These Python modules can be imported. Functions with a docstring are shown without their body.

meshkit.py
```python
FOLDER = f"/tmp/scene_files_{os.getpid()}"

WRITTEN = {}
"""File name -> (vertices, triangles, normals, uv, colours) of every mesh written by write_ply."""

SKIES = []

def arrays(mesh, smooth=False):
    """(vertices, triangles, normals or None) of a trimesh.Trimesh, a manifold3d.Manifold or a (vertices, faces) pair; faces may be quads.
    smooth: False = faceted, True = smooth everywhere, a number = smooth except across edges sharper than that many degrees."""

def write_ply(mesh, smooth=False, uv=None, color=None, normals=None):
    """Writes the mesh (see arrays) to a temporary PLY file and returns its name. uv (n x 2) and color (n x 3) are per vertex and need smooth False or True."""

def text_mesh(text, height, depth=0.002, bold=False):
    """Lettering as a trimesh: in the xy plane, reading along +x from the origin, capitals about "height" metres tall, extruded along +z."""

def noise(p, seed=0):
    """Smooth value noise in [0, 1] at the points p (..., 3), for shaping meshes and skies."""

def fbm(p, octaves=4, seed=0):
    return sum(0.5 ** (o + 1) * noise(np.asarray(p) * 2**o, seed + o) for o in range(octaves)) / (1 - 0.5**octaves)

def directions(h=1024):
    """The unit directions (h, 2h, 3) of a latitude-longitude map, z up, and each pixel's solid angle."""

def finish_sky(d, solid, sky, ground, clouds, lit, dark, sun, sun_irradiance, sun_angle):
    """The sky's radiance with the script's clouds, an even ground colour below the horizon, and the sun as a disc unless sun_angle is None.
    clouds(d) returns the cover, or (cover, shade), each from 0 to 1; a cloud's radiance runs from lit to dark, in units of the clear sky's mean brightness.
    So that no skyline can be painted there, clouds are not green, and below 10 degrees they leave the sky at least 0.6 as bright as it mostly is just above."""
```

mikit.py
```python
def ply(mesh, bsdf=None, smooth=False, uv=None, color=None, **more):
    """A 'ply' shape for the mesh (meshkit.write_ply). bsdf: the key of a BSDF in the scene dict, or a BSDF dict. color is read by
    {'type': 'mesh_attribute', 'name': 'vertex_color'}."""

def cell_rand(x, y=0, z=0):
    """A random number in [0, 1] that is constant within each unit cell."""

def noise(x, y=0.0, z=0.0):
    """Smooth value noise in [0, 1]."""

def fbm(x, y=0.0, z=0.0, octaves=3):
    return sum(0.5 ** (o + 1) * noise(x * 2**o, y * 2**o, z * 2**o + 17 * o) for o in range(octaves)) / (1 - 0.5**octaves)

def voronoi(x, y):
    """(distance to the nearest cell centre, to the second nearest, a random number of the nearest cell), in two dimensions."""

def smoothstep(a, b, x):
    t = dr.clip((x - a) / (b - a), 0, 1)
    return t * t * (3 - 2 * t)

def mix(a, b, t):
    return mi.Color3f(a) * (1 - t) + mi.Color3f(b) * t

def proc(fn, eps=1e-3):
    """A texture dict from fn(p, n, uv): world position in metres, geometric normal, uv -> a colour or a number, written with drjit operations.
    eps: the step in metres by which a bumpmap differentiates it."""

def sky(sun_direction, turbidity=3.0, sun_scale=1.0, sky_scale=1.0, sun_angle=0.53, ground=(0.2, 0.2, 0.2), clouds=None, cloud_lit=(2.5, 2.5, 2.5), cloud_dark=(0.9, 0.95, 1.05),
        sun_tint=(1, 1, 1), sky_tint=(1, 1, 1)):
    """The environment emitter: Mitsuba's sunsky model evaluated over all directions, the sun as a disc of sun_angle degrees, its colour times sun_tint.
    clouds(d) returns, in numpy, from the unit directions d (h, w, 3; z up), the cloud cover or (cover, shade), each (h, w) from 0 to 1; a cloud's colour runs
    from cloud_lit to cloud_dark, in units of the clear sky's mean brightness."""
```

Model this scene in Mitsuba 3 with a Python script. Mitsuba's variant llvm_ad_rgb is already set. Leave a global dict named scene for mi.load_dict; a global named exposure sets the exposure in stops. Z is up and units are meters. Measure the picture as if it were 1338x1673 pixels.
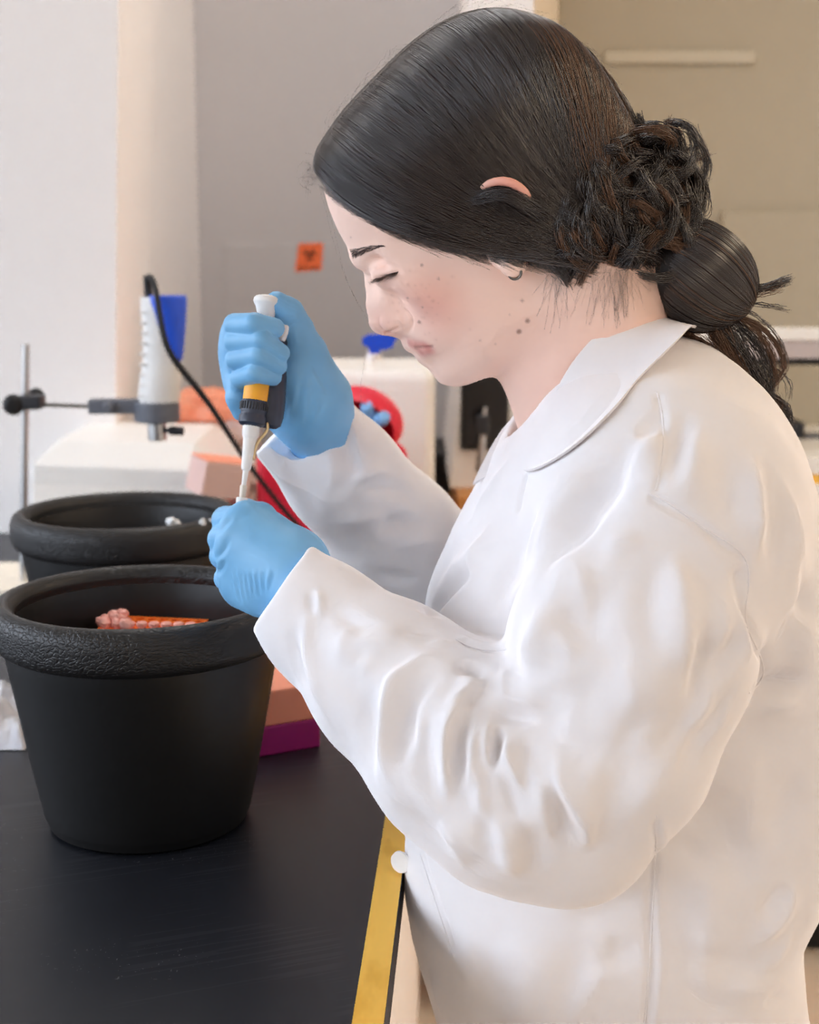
import math, random
import numpy as np, trimesh, mitsuba as mi, mikit, meshkit
import drjit as dr
import manifold3d as m3
from mikit import proc, fbm, noise, voronoi, smoothstep, mix
from scipy import ndimage
from scipy.spatial import cKDTree
from scipy.interpolate import PchipInterpolator, CubicSpline

T = mi.ScalarTransform4f
scene, labels = {}, {}
rng = np.random.default_rng(7)

# ------------------------------------------------------------------ camera, daylight, lamps, exposure
FPX, PITCH, CAMZ = 2400.0, math.radians(10.5), 1.42
FWD = np.array([0, math.cos(PITCH), -math.sin(PITCH)])
UP = np.array([0, math.sin(PITCH), math.cos(PITCH)])
EYE = np.array([0.0, 0.0, CAMZ])
exposure = 0.0
SKY = 30.5
scene['camera'] = {
    'type': 'thinlens', 'fov': 2 * math.degrees(math.atan(669 / FPX)), 'fov_axis': 'x',
    'aperture_radius': 0.0032, 'focus_distance': 0.98, 'near_clip': 0.05, 'far_clip': 60.0,
    'to_world': T().look_at(origin=EYE.tolist(), target=(EYE + FWD).tolist(), up=[0, 0, 1]),
}
scene['sky'] = mikit.sky((-0.55, -0.25, 0.8), turbidity=4.0, sun_scale=0.0, sky_scale=SKY, ground=(0.35, 0.34, 0.33),
                         clouds=lambda d: (0.9 + 0 * d[..., 0], 0.25 * meshkit.noise(d * 3.0)), cloud_lit=(0.93, 1.0, 1.12), cloud_dark=(0.8, 0.82, 0.9))

LAMP_COOL = [3.4, 3.4, 3.4]
LAMP_WARM = [5.2, 4.1, 2.9]


def C(r, g, b):
    """sRGB 0..255 to linear"""
    out = []
    for v in (r, g, b):
        v /= 255.0
        out.append(v / 12.92 if v <= 0.04045 else ((v + 0.055) / 1.055) ** 2.4)
    return out


def at(px, py, Y):
    """world point at depth Y that the photograph shows at (px, py)"""
    d = FWD + (px - 669) / FPX * np.array([1.0, 0, 0]) + (836.5 - py) / FPX * UP
    return EYE + d * (Y / d[1])


def at_z(px, py, z):
    d = FWD + (px - 669) / FPX * np.array([1.0, 0, 0]) + (836.5 - py) / FPX * UP
    return EYE + d * ((z - CAMZ) / d[2])


def project(p):
    q = np.asarray(p, float) - EYE
    z = q @ FWD
    return np.stack([669 + FPX * q[..., 0] / z, 836.5 - FPX * (q @ UP) / z], -1)


# ------------------------------------------------------------------ materials
def mat(name, d, two=True):
    scene['m_' + name] = {'type': 'twosided', 'b': d} if two else d
    return 'm_' + name


def plain(name, col, rough=0.5, spec=0.5, metal=0.0, **k):
    c = {'type': 'rgb', 'value': list(col)} if not isinstance(col, dict) else col
    return mat(name, {'type': 'principled', 'base_color': c, 'roughness': rough, 'specular': spec, 'metallic': metal, **k})


def bumpy(name, col, fn, scale, rough=0.5, spec=0.5, eps=5e-4, **k):
    c = {'type': 'rgb', 'value': list(col)} if not isinstance(col, dict) else col
    return mat(name, {'type': 'bumpmap', 'scale': scale, 't': proc(fn, eps=eps), 'b': {'type': 'principled', 'base_color': c, 'roughness': rough, 'specular': spec, **k}})


plain('wall', proc(lambda p, n, uv: mix(C(199, 196, 197), C(205, 202, 203), fbm(p.x * 3, p.y * 3, p.z * 3))), 0.8, 0.2)
plain('wall_light', C(237, 234, 232), 0.75, 0.2)
plain('cream', C(226, 212, 190), 0.6, 0.3)
plain('hood_inner', C(184, 176, 158), 0.7, 0.2)
plain('ceiling', C(235, 232, 226), 0.9, 0.1)
plain('floor', proc(lambda p, n, uv: mix(C(214, 202, 184), C(226, 216, 202), fbm(p.x * 9, p.y * 9, 1.0, 4))), 0.3, 0.5)
plain('wood', proc(lambda p, n, uv: mix(C(168, 108, 52), C(196, 138, 76), fbm(p.x * 14 + 0.6 * noise(p.z * 7), p.y * 14, p.z * 1.6, 4))), 0.45, 0.4)


def bench_col(p, n, uv):
    a = fbm(p.x * 5, p.y * 5, 3.0, 4)
    s = smoothstep(0.66, 0.72, noise(p.x * 9 + p.y * 5, p.y * 420 - p.x * 160)) * smoothstep(0.58, 0.72, noise(p.x * 13, p.y * 13, 7)) * 0.05
    dust = smoothstep(0.93, 0.96, noise(p.x * 520, p.y * 520)) * smoothstep(0.5, 0.7, noise(p.x * 11, p.y * 11, 2)) * 0.4
    c = mix(C(22, 24, 30), C(30, 32, 38), a)
    return c + mi.Color3f(0.10, 0.10, 0.11) * s + mi.Color3f(0.13, 0.13, 0.13) * dust


plain('bench', proc(bench_col), 0.38, 0.45)
plain('yellow', proc(lambda p, n, uv: mix(C(246, 194, 84), C(232, 178, 66), smoothstep(0.55, 0.85, fbm(p.x * 60, p.y * 25, 2.0, 4)))), 0.5, 0.35)
plain('black_edge', C(24, 24, 28), 0.5, 0.4)


P1c = (float(at(232, 980, 1.15)[0]), 1.15)             # where the two pots stand
P2c = (float(at(206, 835, 1.53)[0]), 1.53)


def rim_bump(p, n, uv):
    near = p.y < 1.34
    a = dr.atan2(p.y - dr.select(near, P1c[1], P2c[1]), p.x - dr.select(near, P1c[0], P2c[0])) + dr.select(near, 0.0, 9.0)
    d1, d2, c = voronoi(a * 30 + 0.9 * noise(a * 40, p.z * 320), p.z * 300 + 0.9 * noise(a * 34, p.z * 280, 4))
    return smoothstep(0.0, 0.22, d2 - d1) * 0.7 + 0.3 * fbm(a * 70, p.z * 500, 0.0, 3)


bumpy('pot_rim', C(26, 25, 25), rim_bump, 0.0007, rough=0.36, spec=0.5)
plain('pot', proc(lambda p, n, uv: mix(C(11, 11, 11), C(16, 15, 15), fbm(p.x * 30, p.y * 30, p.z * 30, 3))), 0.42, 0.45)
plain('white_plastic', C(232, 231, 228), 0.4, 0.5)
plain('white_body', C(238, 236, 232), 0.45, 0.4)
plain('grey_plastic', C(98, 102, 112), 0.45, 0.5)
plain('dark_plastic', C(34, 36, 42), 0.4, 0.5)
plain('navy_plastic', C(46, 52, 68), 0.35, 0.5)
plain('blue_plastic', C(38, 88, 222), 0.38, 0.5)
plain('deep_blue', C(10, 72, 210), 0.4, 0.5)
plain('orange_grip', C(244, 172, 46), 0.4, 0.5)
plain('orange_rack', C(250, 122, 44), 0.35, 0.5)
plain('magenta', C(158, 30, 112), 0.45, 0.4)
plain('peach', C(248, 160, 130), 0.45, 0.4)
plain('red', C(222, 34, 62), 0.42, 0.45)
plain('black', C(14, 14, 15), 0.5, 0.4)
plain('screen', C(16, 16, 18), 0.15, 0.6)
plain('steel', C(196, 196, 196), 0.28, 0.5, 1.0)
plain('dark_steel', C(120, 116, 112), 0.35, 0.5, 1.0)
plain('brass', C(222, 196, 150), 0.25, 0.5, 1.0)
plain('rubber', C(18, 18, 20), 0.55, 0.4)
plain('ivory', C(236, 228, 212), 0.55, 0.4)
plain('sticker', C(255, 122, 72), 0.55, 0.3)
plain('print_black', C(40, 20, 14), 0.6, 0.2)
plain('blue_glove', C(128, 176, 226), 0.5, 0.3)
plain('ice', C(238, 242, 246), 0.15, 0.5, spec_trans=0.0)
plain('pink_ice', C(255, 186, 172), 0.18, 0.5)
scene['m_clear'] = {'type': 'thindielectric', 'int_ior': 1.35}
plain('bag', proc(lambda p, n, uv: mix(C(226, 200, 186), C(246, 232, 226), fbm(p.x * 40, p.y * 40, p.z * 40, 3))), 0.25, 0.6)
plain('bag_orange', proc(lambda p, n, uv: mix(C(238, 120, 82), C(250, 176, 140), fbm(p.x * 50, p.y * 50, p.z * 50, 3))), 0.3, 0.6)
plain('clear_bag', proc(lambda p, n, uv: mix(C(198, 202, 214), C(238, 240, 246), fbm(p.x * 60, p.y * 60, p.z * 60, 3))), 0.2, 0.6)


# ------------------------------------------------------------------ mesh helpers
def cat(ms):
    return trimesh.util.concatenate([m for m in ms])


def rbox(x0, x1, y0, y1, z0, z1, r=0.003, seg=2):
    """box with rounded edges"""
    lo, hi = np.array([x0, y0, z0], float) + r, np.array([x1, y1, z1], float) - r
    pts = []
    s = trimesh.creation.icosphere(subdivisions=1 if seg < 3 else 2, radius=r).vertices
    for a in (lo[0], hi[0]):
        for b in (lo[1], hi[1]):
            for c in (lo[2], hi[2]):
                pts.append(s + [a, b, c])
    return trimesh.convex.convex_hull(np.vstack(pts))


def box(x0, x1, y0, y1, z0, z1):
    m = trimesh.creation.box(extents=[x1 - x0, y1 - y0, z1 - z0])
    m.apply_translation([(x0 + x1) / 2, (y0 + y1) / 2, (z0 + z1) / 2])
    return m


def lathe(profile, seg=64, center=(0, 0, 0)):
    """revolve (r, z) pairs round z"""
    m = trimesh.creation.revolve(np.asarray(profile, float), sections=seg)
    m.apply_translation(center)
    return m


def smooth_curve(pts, n=40, closed=False):
    p = np.asarray(pts, float)
    t = np.r_[0, np.cumsum(np.linalg.norm(np.diff(p, axis=0), axis=1) + 1e-9)]
    return CubicSpline(t, p)(np.linspace(0, t[-1], n))


def tube(pts, r, sides=8, caps=True):
    """a tube along a polyline; r a number or one per point"""
    p = np.asarray(pts, float)
    r = np.broadcast_to(r, (len(p),)).astype(float)
    t = np.gradient(p, axis=0)
    t /= np.linalg.norm(t, axis=1, keepdims=True) + 1e-12
    a = np.cross(t[0], [0, 0, 1.0] if abs(t[0][2]) < 0.9 else [1.0, 0, 0])
    A = []
    for k in range(len(p)):
        a = a - t[k] * (a @ t[k])
        a /= np.linalg.norm(a) + 1e-12
        A.append(a)
    A = np.array(A)
    B = np.cross(t, A)
    ang = np.arange(sides) * 2 * np.pi / sides
    v = p[:, None] + r[:, None, None] * (np.cos(ang)[None, :, None] * A[:, None] + np.sin(ang)[None, :, None] * B[:, None])
    v = v.reshape(-1, 3)
    i, j = np.meshgrid(np.arange(len(p) - 1), np.arange(sides), indexing='ij')
    q = np.stack([i * sides + j, i * sides + (j + 1) % sides, (i + 1) * sides + (j + 1) % sides, (i + 1) * sides + j], -1).reshape(-1, 4)
    f = np.vstack([q[:, [0, 1, 2]], q[:, [0, 2, 3]]])
    if caps:
        c0, c1 = len(v), len(v) + 1
        v = np.vstack([v, p[:1], p[-1:]])
        k = np.arange(sides)
        f = np.vstack([f, np.stack([np.full(sides, c0), (k + 1) % sides, k], 1), np.stack([np.full(sides, c1), (len(p) - 1) * sides + k, (len(p) - 1) * sides + (k + 1) % sides], 1)])
    return trimesh.Trimesh(v, f, process=False)


def strands(paths, r, sides=3):
    """many equal-length polylines (n, k, 3) as thin tapering tubes in one mesh"""
    p = np.asarray(paths, float)
    n, k, _ = p.shape
    r = np.broadcast_to(r, (n, k))
    t = np.gradient(p, axis=1)
    t /= np.linalg.norm(t, axis=2, keepdims=True) + 1e-12
    ref = np.array([0.31, 0.83, 0.46])
    A = np.cross(t, ref)
    A /= np.linalg.norm(A, axis=2, keepdims=True) + 1e-9
    B = np.cross(t, A)
    ang = np.arange(sides) * 2 * np.pi / sides
    v = p[:, :, None] + r[:, :, None, None] * (np.cos(ang)[:, None] * A[:, :, None] + np.sin(ang)[:, None] * B[:, :, None])
    v = v.reshape(-1, 3)
    s, i, j = np.meshgrid(np.arange(n), np.arange(k - 1), np.arange(sides), indexing='ij')
    base = s * k * sides
    q = np.stack([base + i * sides + j, base + i * sides + (j + 1) % sides, base + (i + 1) * sides + (j + 1) % sides, base + (i + 1) * sides + j], -1).reshape(-1, 4)
    return trimesh.Trimesh(v, np.vstack([q[:, [0, 1, 2]], q[:, [0, 2, 3]]]), process=False)


def prism(poly_xz, y0, y1):
    """polygon in the x-z plane, extruded from y0 to y1"""
    from shapely.geometry import Polygon
    m = trimesh.creation.extrude_polygon(Polygon(poly_xz), y1 - y0, engine='earcut')
    v = m.vertices.copy()
    m = trimesh.Trimesh(np.stack([v[:, 0], y0 + v[:, 2], v[:, 1]], 1), m.faces[:, ::-1], process=False)
    return m


def prism_z(poly_xy, z0, z1):
    from shapely.geometry import Polygon
    m = trimesh.creation.extrude_polygon(Polygon(poly_xy), z1 - z0, engine='earcut')
    m.apply_translation([0, 0, z0])
    return m


def turned(m, axis, deg, point=(0, 0, 0)):
    m = m.copy()
    m.apply_transform(trimesh.transformations.rotation_matrix(math.radians(deg), axis, point))
    return m


def moved(m, d):
    m = m.copy()
    m.apply_translation(d)
    return m


def along(m, p0, p1):
    """a mesh made along +z from the origin, laid from p0 towards p1"""
    d = np.asarray(p1, float) - np.asarray(p0, float)
    m = m.copy()
    m.apply_transform(trimesh.geometry.align_vectors([0, 0, 1], d / np.linalg.norm(d)))
    m.apply_translation(p0)
    return m


def key_for(name):
    if name not in scene and not any(k.startswith(name + '__') for k in scene):
        return name
    n = 1
    while f'{name}_{n:03d}' in scene or any(k.startswith(f'{name}_{n:03d}__') for k in scene):
        n += 1
    return f'{name}_{n:03d}'


def part(parent, name, mesh, m, smooth=30, label=None, kind=None, **k):
    key = key_for(parent + '__' + name)
    scene[key] = mikit.ply(mesh, m, smooth=smooth, **k)
    if label or kind:
        labels[key] = {}
        if label: labels[key]['label'] = label
        if kind: labels[key]['kind'] = kind
    return key


def thing(name, label, category, group=None):
    key = key_for(name)
    labels[key] = {'label': label, 'category': category}
    if group: labels[key]['group'] = group
    return key


def solid(name, label, category, mesh, m, smooth=30, group=None, kind=None):
    key = thing(name, label, category, group)
    scene[key] = mikit.ply(mesh, m, smooth=smooth)
    if kind: labels[key]['kind'] = kind
    return key


def struct(name, mesh, m, label, smooth=False):
    scene[name] = mikit.ply(mesh, m, smooth=smooth)
    labels[name] = {'label': label, 'category': name.split('_')[0], 'kind': 'structure'}
    return name


# ------------------------------------------------------------------ implicit surfaces
def surface_nets(phi, lo, h):
    s = phi < 0
    nx, ny, nz = phi.shape
    cnt = sum(s[a:nx - 1 + a, b:ny - 1 + b, c:nz - 1 + c].astype(np.uint8) for a in (0, 1) for b in (0, 1) for c in (0, 1))
    I, J, K = np.nonzero((cnt > 0) & (cnt < 8))
    cid = np.full((nx - 1, ny - 1, nz - 1), -1, np.int32)
    cid[I, J, K] = np.arange(len(I))
    acc, num = np.zeros((len(I), 3)), np.zeros(len(I))
    for ax in range(3):
        o = [a for a in range(3) if a != ax]
        for u in (0, 1):
            for v in (0, 1):
                p = [0, 0, 0]
                p[o[0]], p[o[1]] = u, v
                q = list(p)
                q[ax] = 1
                f0, f1 = phi[I + p[0], J + p[1], K + p[2]], phi[I + q[0], J + q[1], K + q[2]]
                on = (f0 < 0) != (f1 < 0)
                t = np.where(on, f0 / np.where(on, f0 - f1, 1), 0)
                e = np.tile(np.array(p, float), (len(I), 1))
                e[:, ax] = t
                acc += e * on[:, None]
                num += on
    v = (np.stack([I, J, K], 1) + acc / num[:, None]) * h + lo
    faces = []
    for ax in range(3):
        b, c = [(1, 2), (2, 0), (0, 1)][ax]
        sl0, sl1 = [slice(1, -1)] * 3, [slice(1, -1)] * 3
        sl0[ax], sl1[ax] = slice(0, -1), slice(1, None)
        s0, s1 = s[tuple(sl0)], s[tuple(sl1)]
        for inside in (True, False):
            E = np.stack(np.nonzero((s0 == inside) & (s1 != inside)), 1) + 1
            E[:, ax] -= 1
            def cell(db, dc):
                e = E.copy()
                e[:, b] += db
                e[:, c] += dc
                return cid[e[:, 0], e[:, 1], e[:, 2]]
            q = np.stack([cell(-1, -1), cell(0, -1), cell(0, 0), cell(-1, 0)], 1)
            faces.append(q if inside else q[:, ::-1])
    q = np.vstack(faces)
    q = q[(q >= 0).all(1)]
    return v, np.vstack([q[:, [0, 1, 2]], q[:, [0, 2, 3]]])


class Vol:
    def __init__(self, lo, hi, h):
        self.lo, self.h = np.asarray(lo, float), h
        n = np.ceil((np.asarray(hi) - self.lo) / h).astype(int) + 1
        self.f = np.full(n, 0.5, np.float32)
        self.ax = [(self.lo[i] + h * np.arange(n[i])).astype(np.float32) for i in range(3)]

    def box(self, lo, hi):
        s = []
        for i in range(3):
            a = max(0, int(math.floor((lo[i] - self.lo[i]) / self.h)))
            b = min(self.f.shape[i], int(math.ceil((hi[i] - self.lo[i]) / self.h)) + 1)
            s.append(slice(a, max(a, b)))
        s = tuple(s)
        return s, self.ax[0][s[0]][:, None, None], self.ax[1][s[1]][None, :, None], self.ax[2][s[2]][None, None, :]

    def put(self, fn, lo, hi, k=0.004, op='add'):
        pad = 2 * k + 3 * self.h
        s, X, Y, Z = self.box(np.asarray(lo) - pad, np.asarray(hi) + pad)
        if 0 in self.f[s].shape: return
        d = np.broadcast_to(fn(X, Y, Z), self.f[s].shape).astype(np.float32)
        a = self.f[s]
        if op == 'add':
            g = np.maximum(k - np.abs(a - d), 0) / k
            self.f[s] = np.minimum(a, d) - g * g * k * 0.25
        elif op == 'cut':
            d = -d
            g = np.maximum(k - np.abs(a - d), 0) / k
            self.f[s] = np.maximum(a, d) + g * g * k * 0.25

    def cone(self, a, b, ra, rb, k=0.004, ys=1.0, op='add'):
        """tapered capsule from a to b; ys flattens it along y"""
        a, b = np.asarray(a, float), np.asarray(b, float)
        S = np.array([1, 1 / ys, 1])
        ba = (b - a) * S
        L = max(float(ba @ ba), 1e-12)
        def fn(X, Y, Z):
            x, y, z = X - a[0], (Y - a[1]) / ys, Z - a[2]
            t = np.clip((x * ba[0] + y * ba[1] + z * ba[2]) / L, 0, 1)
            return (np.sqrt((x - t * ba[0]) ** 2 + (y - t * ba[1]) ** 2 + (z - t * ba[2]) ** 2) - (ra + (rb - ra) * t)) * min(1, ys)
        r = max(ra, rb) * np.array([1, ys, 1])
        self.put(fn, np.minimum(a, b) - r, np.maximum(a, b) + r, k, op)

    def chain(self, pts, rs, k=0.004, ys=1.0, op='add'):
        for i in range(len(pts) - 1):
            self.cone(pts[i], pts[i + 1], rs[i], rs[i + 1], k, ys, op)

    def ell(self, c, r, k=0.004, rot=0.0, op='add', R=None):
        """ellipsoid; rot turns it in the x-z plane, in degrees as seen from the camera (counter-clockwise)"""
        c, r = np.asarray(c, float), np.asarray(r, float)
        if R is None:
            q = math.radians(rot)
            R = np.array([[math.cos(q), 0, -math.sin(q)], [0, 1, 0], [math.sin(q), 0, math.cos(q)]])
        def fn(X, Y, Z):
            x, y, z = X - c[0], Y - c[1], Z - c[2]
            l = [x * R[0, i] + y * R[1, i] + z * R[2, i] for i in range(3)]
            k0 = np.sqrt(sum((l[i] / r[i]) ** 2 for i in range(3))) + 1e-9
            k1 = np.sqrt(sum((l[i] / r[i] ** 2) ** 2 for i in range(3))) + 1e-9
            return k0 * (k0 - 1) / k1
        m = r.max()
        self.put(fn, c - m, c + m, k, op)

    def mesh(self, smooth=6):
        v, f = surface_nets(self.f, self.lo, self.h)
        m = trimesh.Trimesh(v, f, process=False)
        if smooth: taubin(m, smooth)
        return m


def taubin(m, n, lam=0.5, mu=-0.52):
    import scipy.sparse as sp
    e = np.vstack([m.faces[:, [0, 1]], m.faces[:, [1, 2]], m.faces[:, [2, 0]]])
    nv = len(m.vertices)
    A = sp.coo_matrix((np.ones(len(e)), (e[:, 0], e[:, 1])), (nv, nv)).tocsr()
    A = ((A + A.T) > 0).astype(float)
    W = sp.diags(1 / np.maximum(np.asarray(A.sum(1)).ravel(), 1)) @ A
    v = np.array(m.vertices)
    for _ in range(n):
        v = v + lam * (W @ v - v)
        v = v + mu * (W @ v - v)
    m.vertices = v
    return m


def vnormals(v, f):
    n = np.zeros_like(v)
    fn = np.cross(v[f[:, 1]] - v[f[:, 0]], v[f[:, 2]] - v[f[:, 0]])
    for k in range(3):
        for c in range(3):
            n[:, c] += np.bincount(f[:, k], fn[:, c], len(v))
    return n / (np.linalg.norm(n, axis=1, keepdims=True) + 1e-20)


# ------------------------------------------------------------------ the room
BZ = 0.95                                     # bench height
WALLY = 3.25
RX, LX, BKY, TOP = 2.6, -2.3, -2.6, 2.75
struct('floor', box(LX, RX, BKY, WALLY + 0.1, -0.1, 0.0), 'm_floor', 'polished beige floor beside the bench')
struct('ceiling', box(LX - 0.1, RX + 0.1, BKY - 0.1, WALLY + 0.2, TOP, TOP + 0.1), 'm_ceiling', 'white ceiling above the laboratory')
struct('wall_right', box(RX, RX + 0.1, BKY, WALLY + 0.1, 0, TOP), 'm_wall_light', 'pale wall at the right of the laboratory')
struct('wall_front', box(LX, RX, BKY - 0.1, BKY, 0, TOP), 'm_wall_light', 'pale wall behind the camera')
# back wall, its lower panel standing a little proud so that its top edge shows as a seam
struct('wall_back', box(LX, RX, WALLY, WALLY + 0.1, 0, TOP), 'm_wall', 'plain grey-beige wall behind the bench')
s0, s1 = at(365, 398, WALLY), at(760, 401, WALLY)
struct('trim_1', rbox(s0[0], s1[0] + 0.2, WALLY - 0.004, WALLY + 0.01, 0.2, s0[2], 0.0015), 'm_wall', 'grey-beige wall panel with a thin seam along its top')
# bright column at the left: front face at CY, right face receding to the back wall
CY = 2.35
e0, e1, e2 = at(193, 0, CY), at(188, 700, CY), at(186, 1000, CY)
g = (e1[0] - e0[0]) / (e1[2] - e0[2])
ex = lambda z: e0[0] + g * (z - e0[2])
b0 = at(315, 0, WALLY)
v = np.array([[LX, CY, 0], [ex(0), CY, 0], [b0[0], WALLY, 0], [LX, WALLY, 0], [LX, CY, TOP], [ex(TOP), CY, TOP], [b0[0] - 0.0, WALLY, TOP], [LX, WALLY, TOP]])
fc = np.array([[0, 1, 5], [0, 5, 4], [1, 2, 6], [1, 6, 5], [2, 3, 7], [2, 7, 6], [3, 0, 4], [3, 4, 7], [4, 5, 6], [4, 6, 7], [0, 3, 2], [0, 2, 1]])
struct('wall_left', trimesh.Trimesh(v, fc, process=False), 'm_wall_light', 'bright white column at the left of the bench')
# the window wall: sill, head and mullions at the left, outside the frame
struct('window_1', cat([box(LX - 0.1, LX, BKY, CY, 0, 0.9), box(LX - 0.1, LX, BKY, CY, 2.6, TOP)] +
                       [box(LX - 0.08, LX, y, y + 0.06, 0.9, 2.6) for y in np.linspace(BKY, CY - 0.06, 5)]), 'm_wall_light', 'white window frame with sill and mullions')

# ceiling lamps (warm): lamp housing with a glowing diffuser
for i, (x, y) in enumerate([(1.75, 1.7), (1.75, 0.1), (-0.1, 2.1)]):
    t = thing('ceiling_light', ['recessed warm ceiling light over the fume hood aisle', 'recessed warm ceiling light behind the person', 'recessed ceiling light over the laboratory bench'][i], 'light')
    part(t, 'frame', cat([box(x - 0.32, x + 0.32, y - 0.62, y - 0.6, TOP - 0.03, TOP), box(x - 0.32, x + 0.32, y + 0.6, y + 0.62, TOP - 0.03, TOP),
                          box(x - 0.32, x - 0.3, y - 0.6, y + 0.6, TOP - 0.03, TOP), box(x + 0.3, x + 0.32, y - 0.6, y + 0.6, TOP - 0.03, TOP)]), 'm_white_plastic', False)
    k = part(t, 'diffuser', trimesh.Trimesh([[x - 0.3, y - 0.6, TOP - 0.02], [x + 0.3, y - 0.6, TOP - 0.02], [x + 0.3, y + 0.6, TOP - 0.02], [x - 0.3, y + 0.6, TOP - 0.02]], [[0, 2, 1], [0, 3, 2]], process=False), 'm_white_plastic', False)
    scene[k]['emitter'] = {'type': 'area', 'radiance': {'type': 'rgb', 'value': LAMP_WARM if i < 2 else LAMP_COOL}}

# ------------------------------------------------------------------ bench
q1, q2 = at_z(575, 1673, BZ), at_z(628, 1345, BZ)
o1 = at_z(628, 1673, BZ)
dl = (q2 - q1) / np.linalg.norm(q2 - q1)
line = lambda p, y: p[0] + dl[0] / dl[1] * (y - p[1])
Y0, Y1 = 0.15, 2.72
bench = thing('lab_bench', 'black laboratory bench with a yellow strip along its edge, under the two black pots', 'bench')
CYB = 2.35 - 0.004
top = [(LX + 0.02, Y0), (line(o1, Y0), Y0), (line(o1, Y1), Y1), (-0.44, Y1), (-0.44, CYB), (LX + 0.02, CYB)]
part(bench, 'worktop', prism_z(top, BZ - 0.03, BZ), 'm_bench', False, 'matt black scratched worktop')
part(bench, 'edge_strip', prism_z([(line(q1, Y0), Y0), (line(o1, Y0) - 0.0004, Y0), (line(o1, Y1) - 0.0004, Y1), (line(q1, Y1), Y1)], BZ, BZ + 0.0012), 'm_yellow', False, 'worn yellow edge strip')
part(bench, 'cabinet', prism_z([(LX + 0.02, Y0 + 0.05), (line(o1, Y0) - 0.05, Y0 + 0.05), (line(o1, Y1) - 0.05, Y1 - 0.05), (-0.43, Y1 - 0.05), (-0.43, CYB - 0.01), (LX + 0.02, CYB - 0.01)], 0.0, BZ - 0.03), 'm_wall_light', False)

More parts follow.
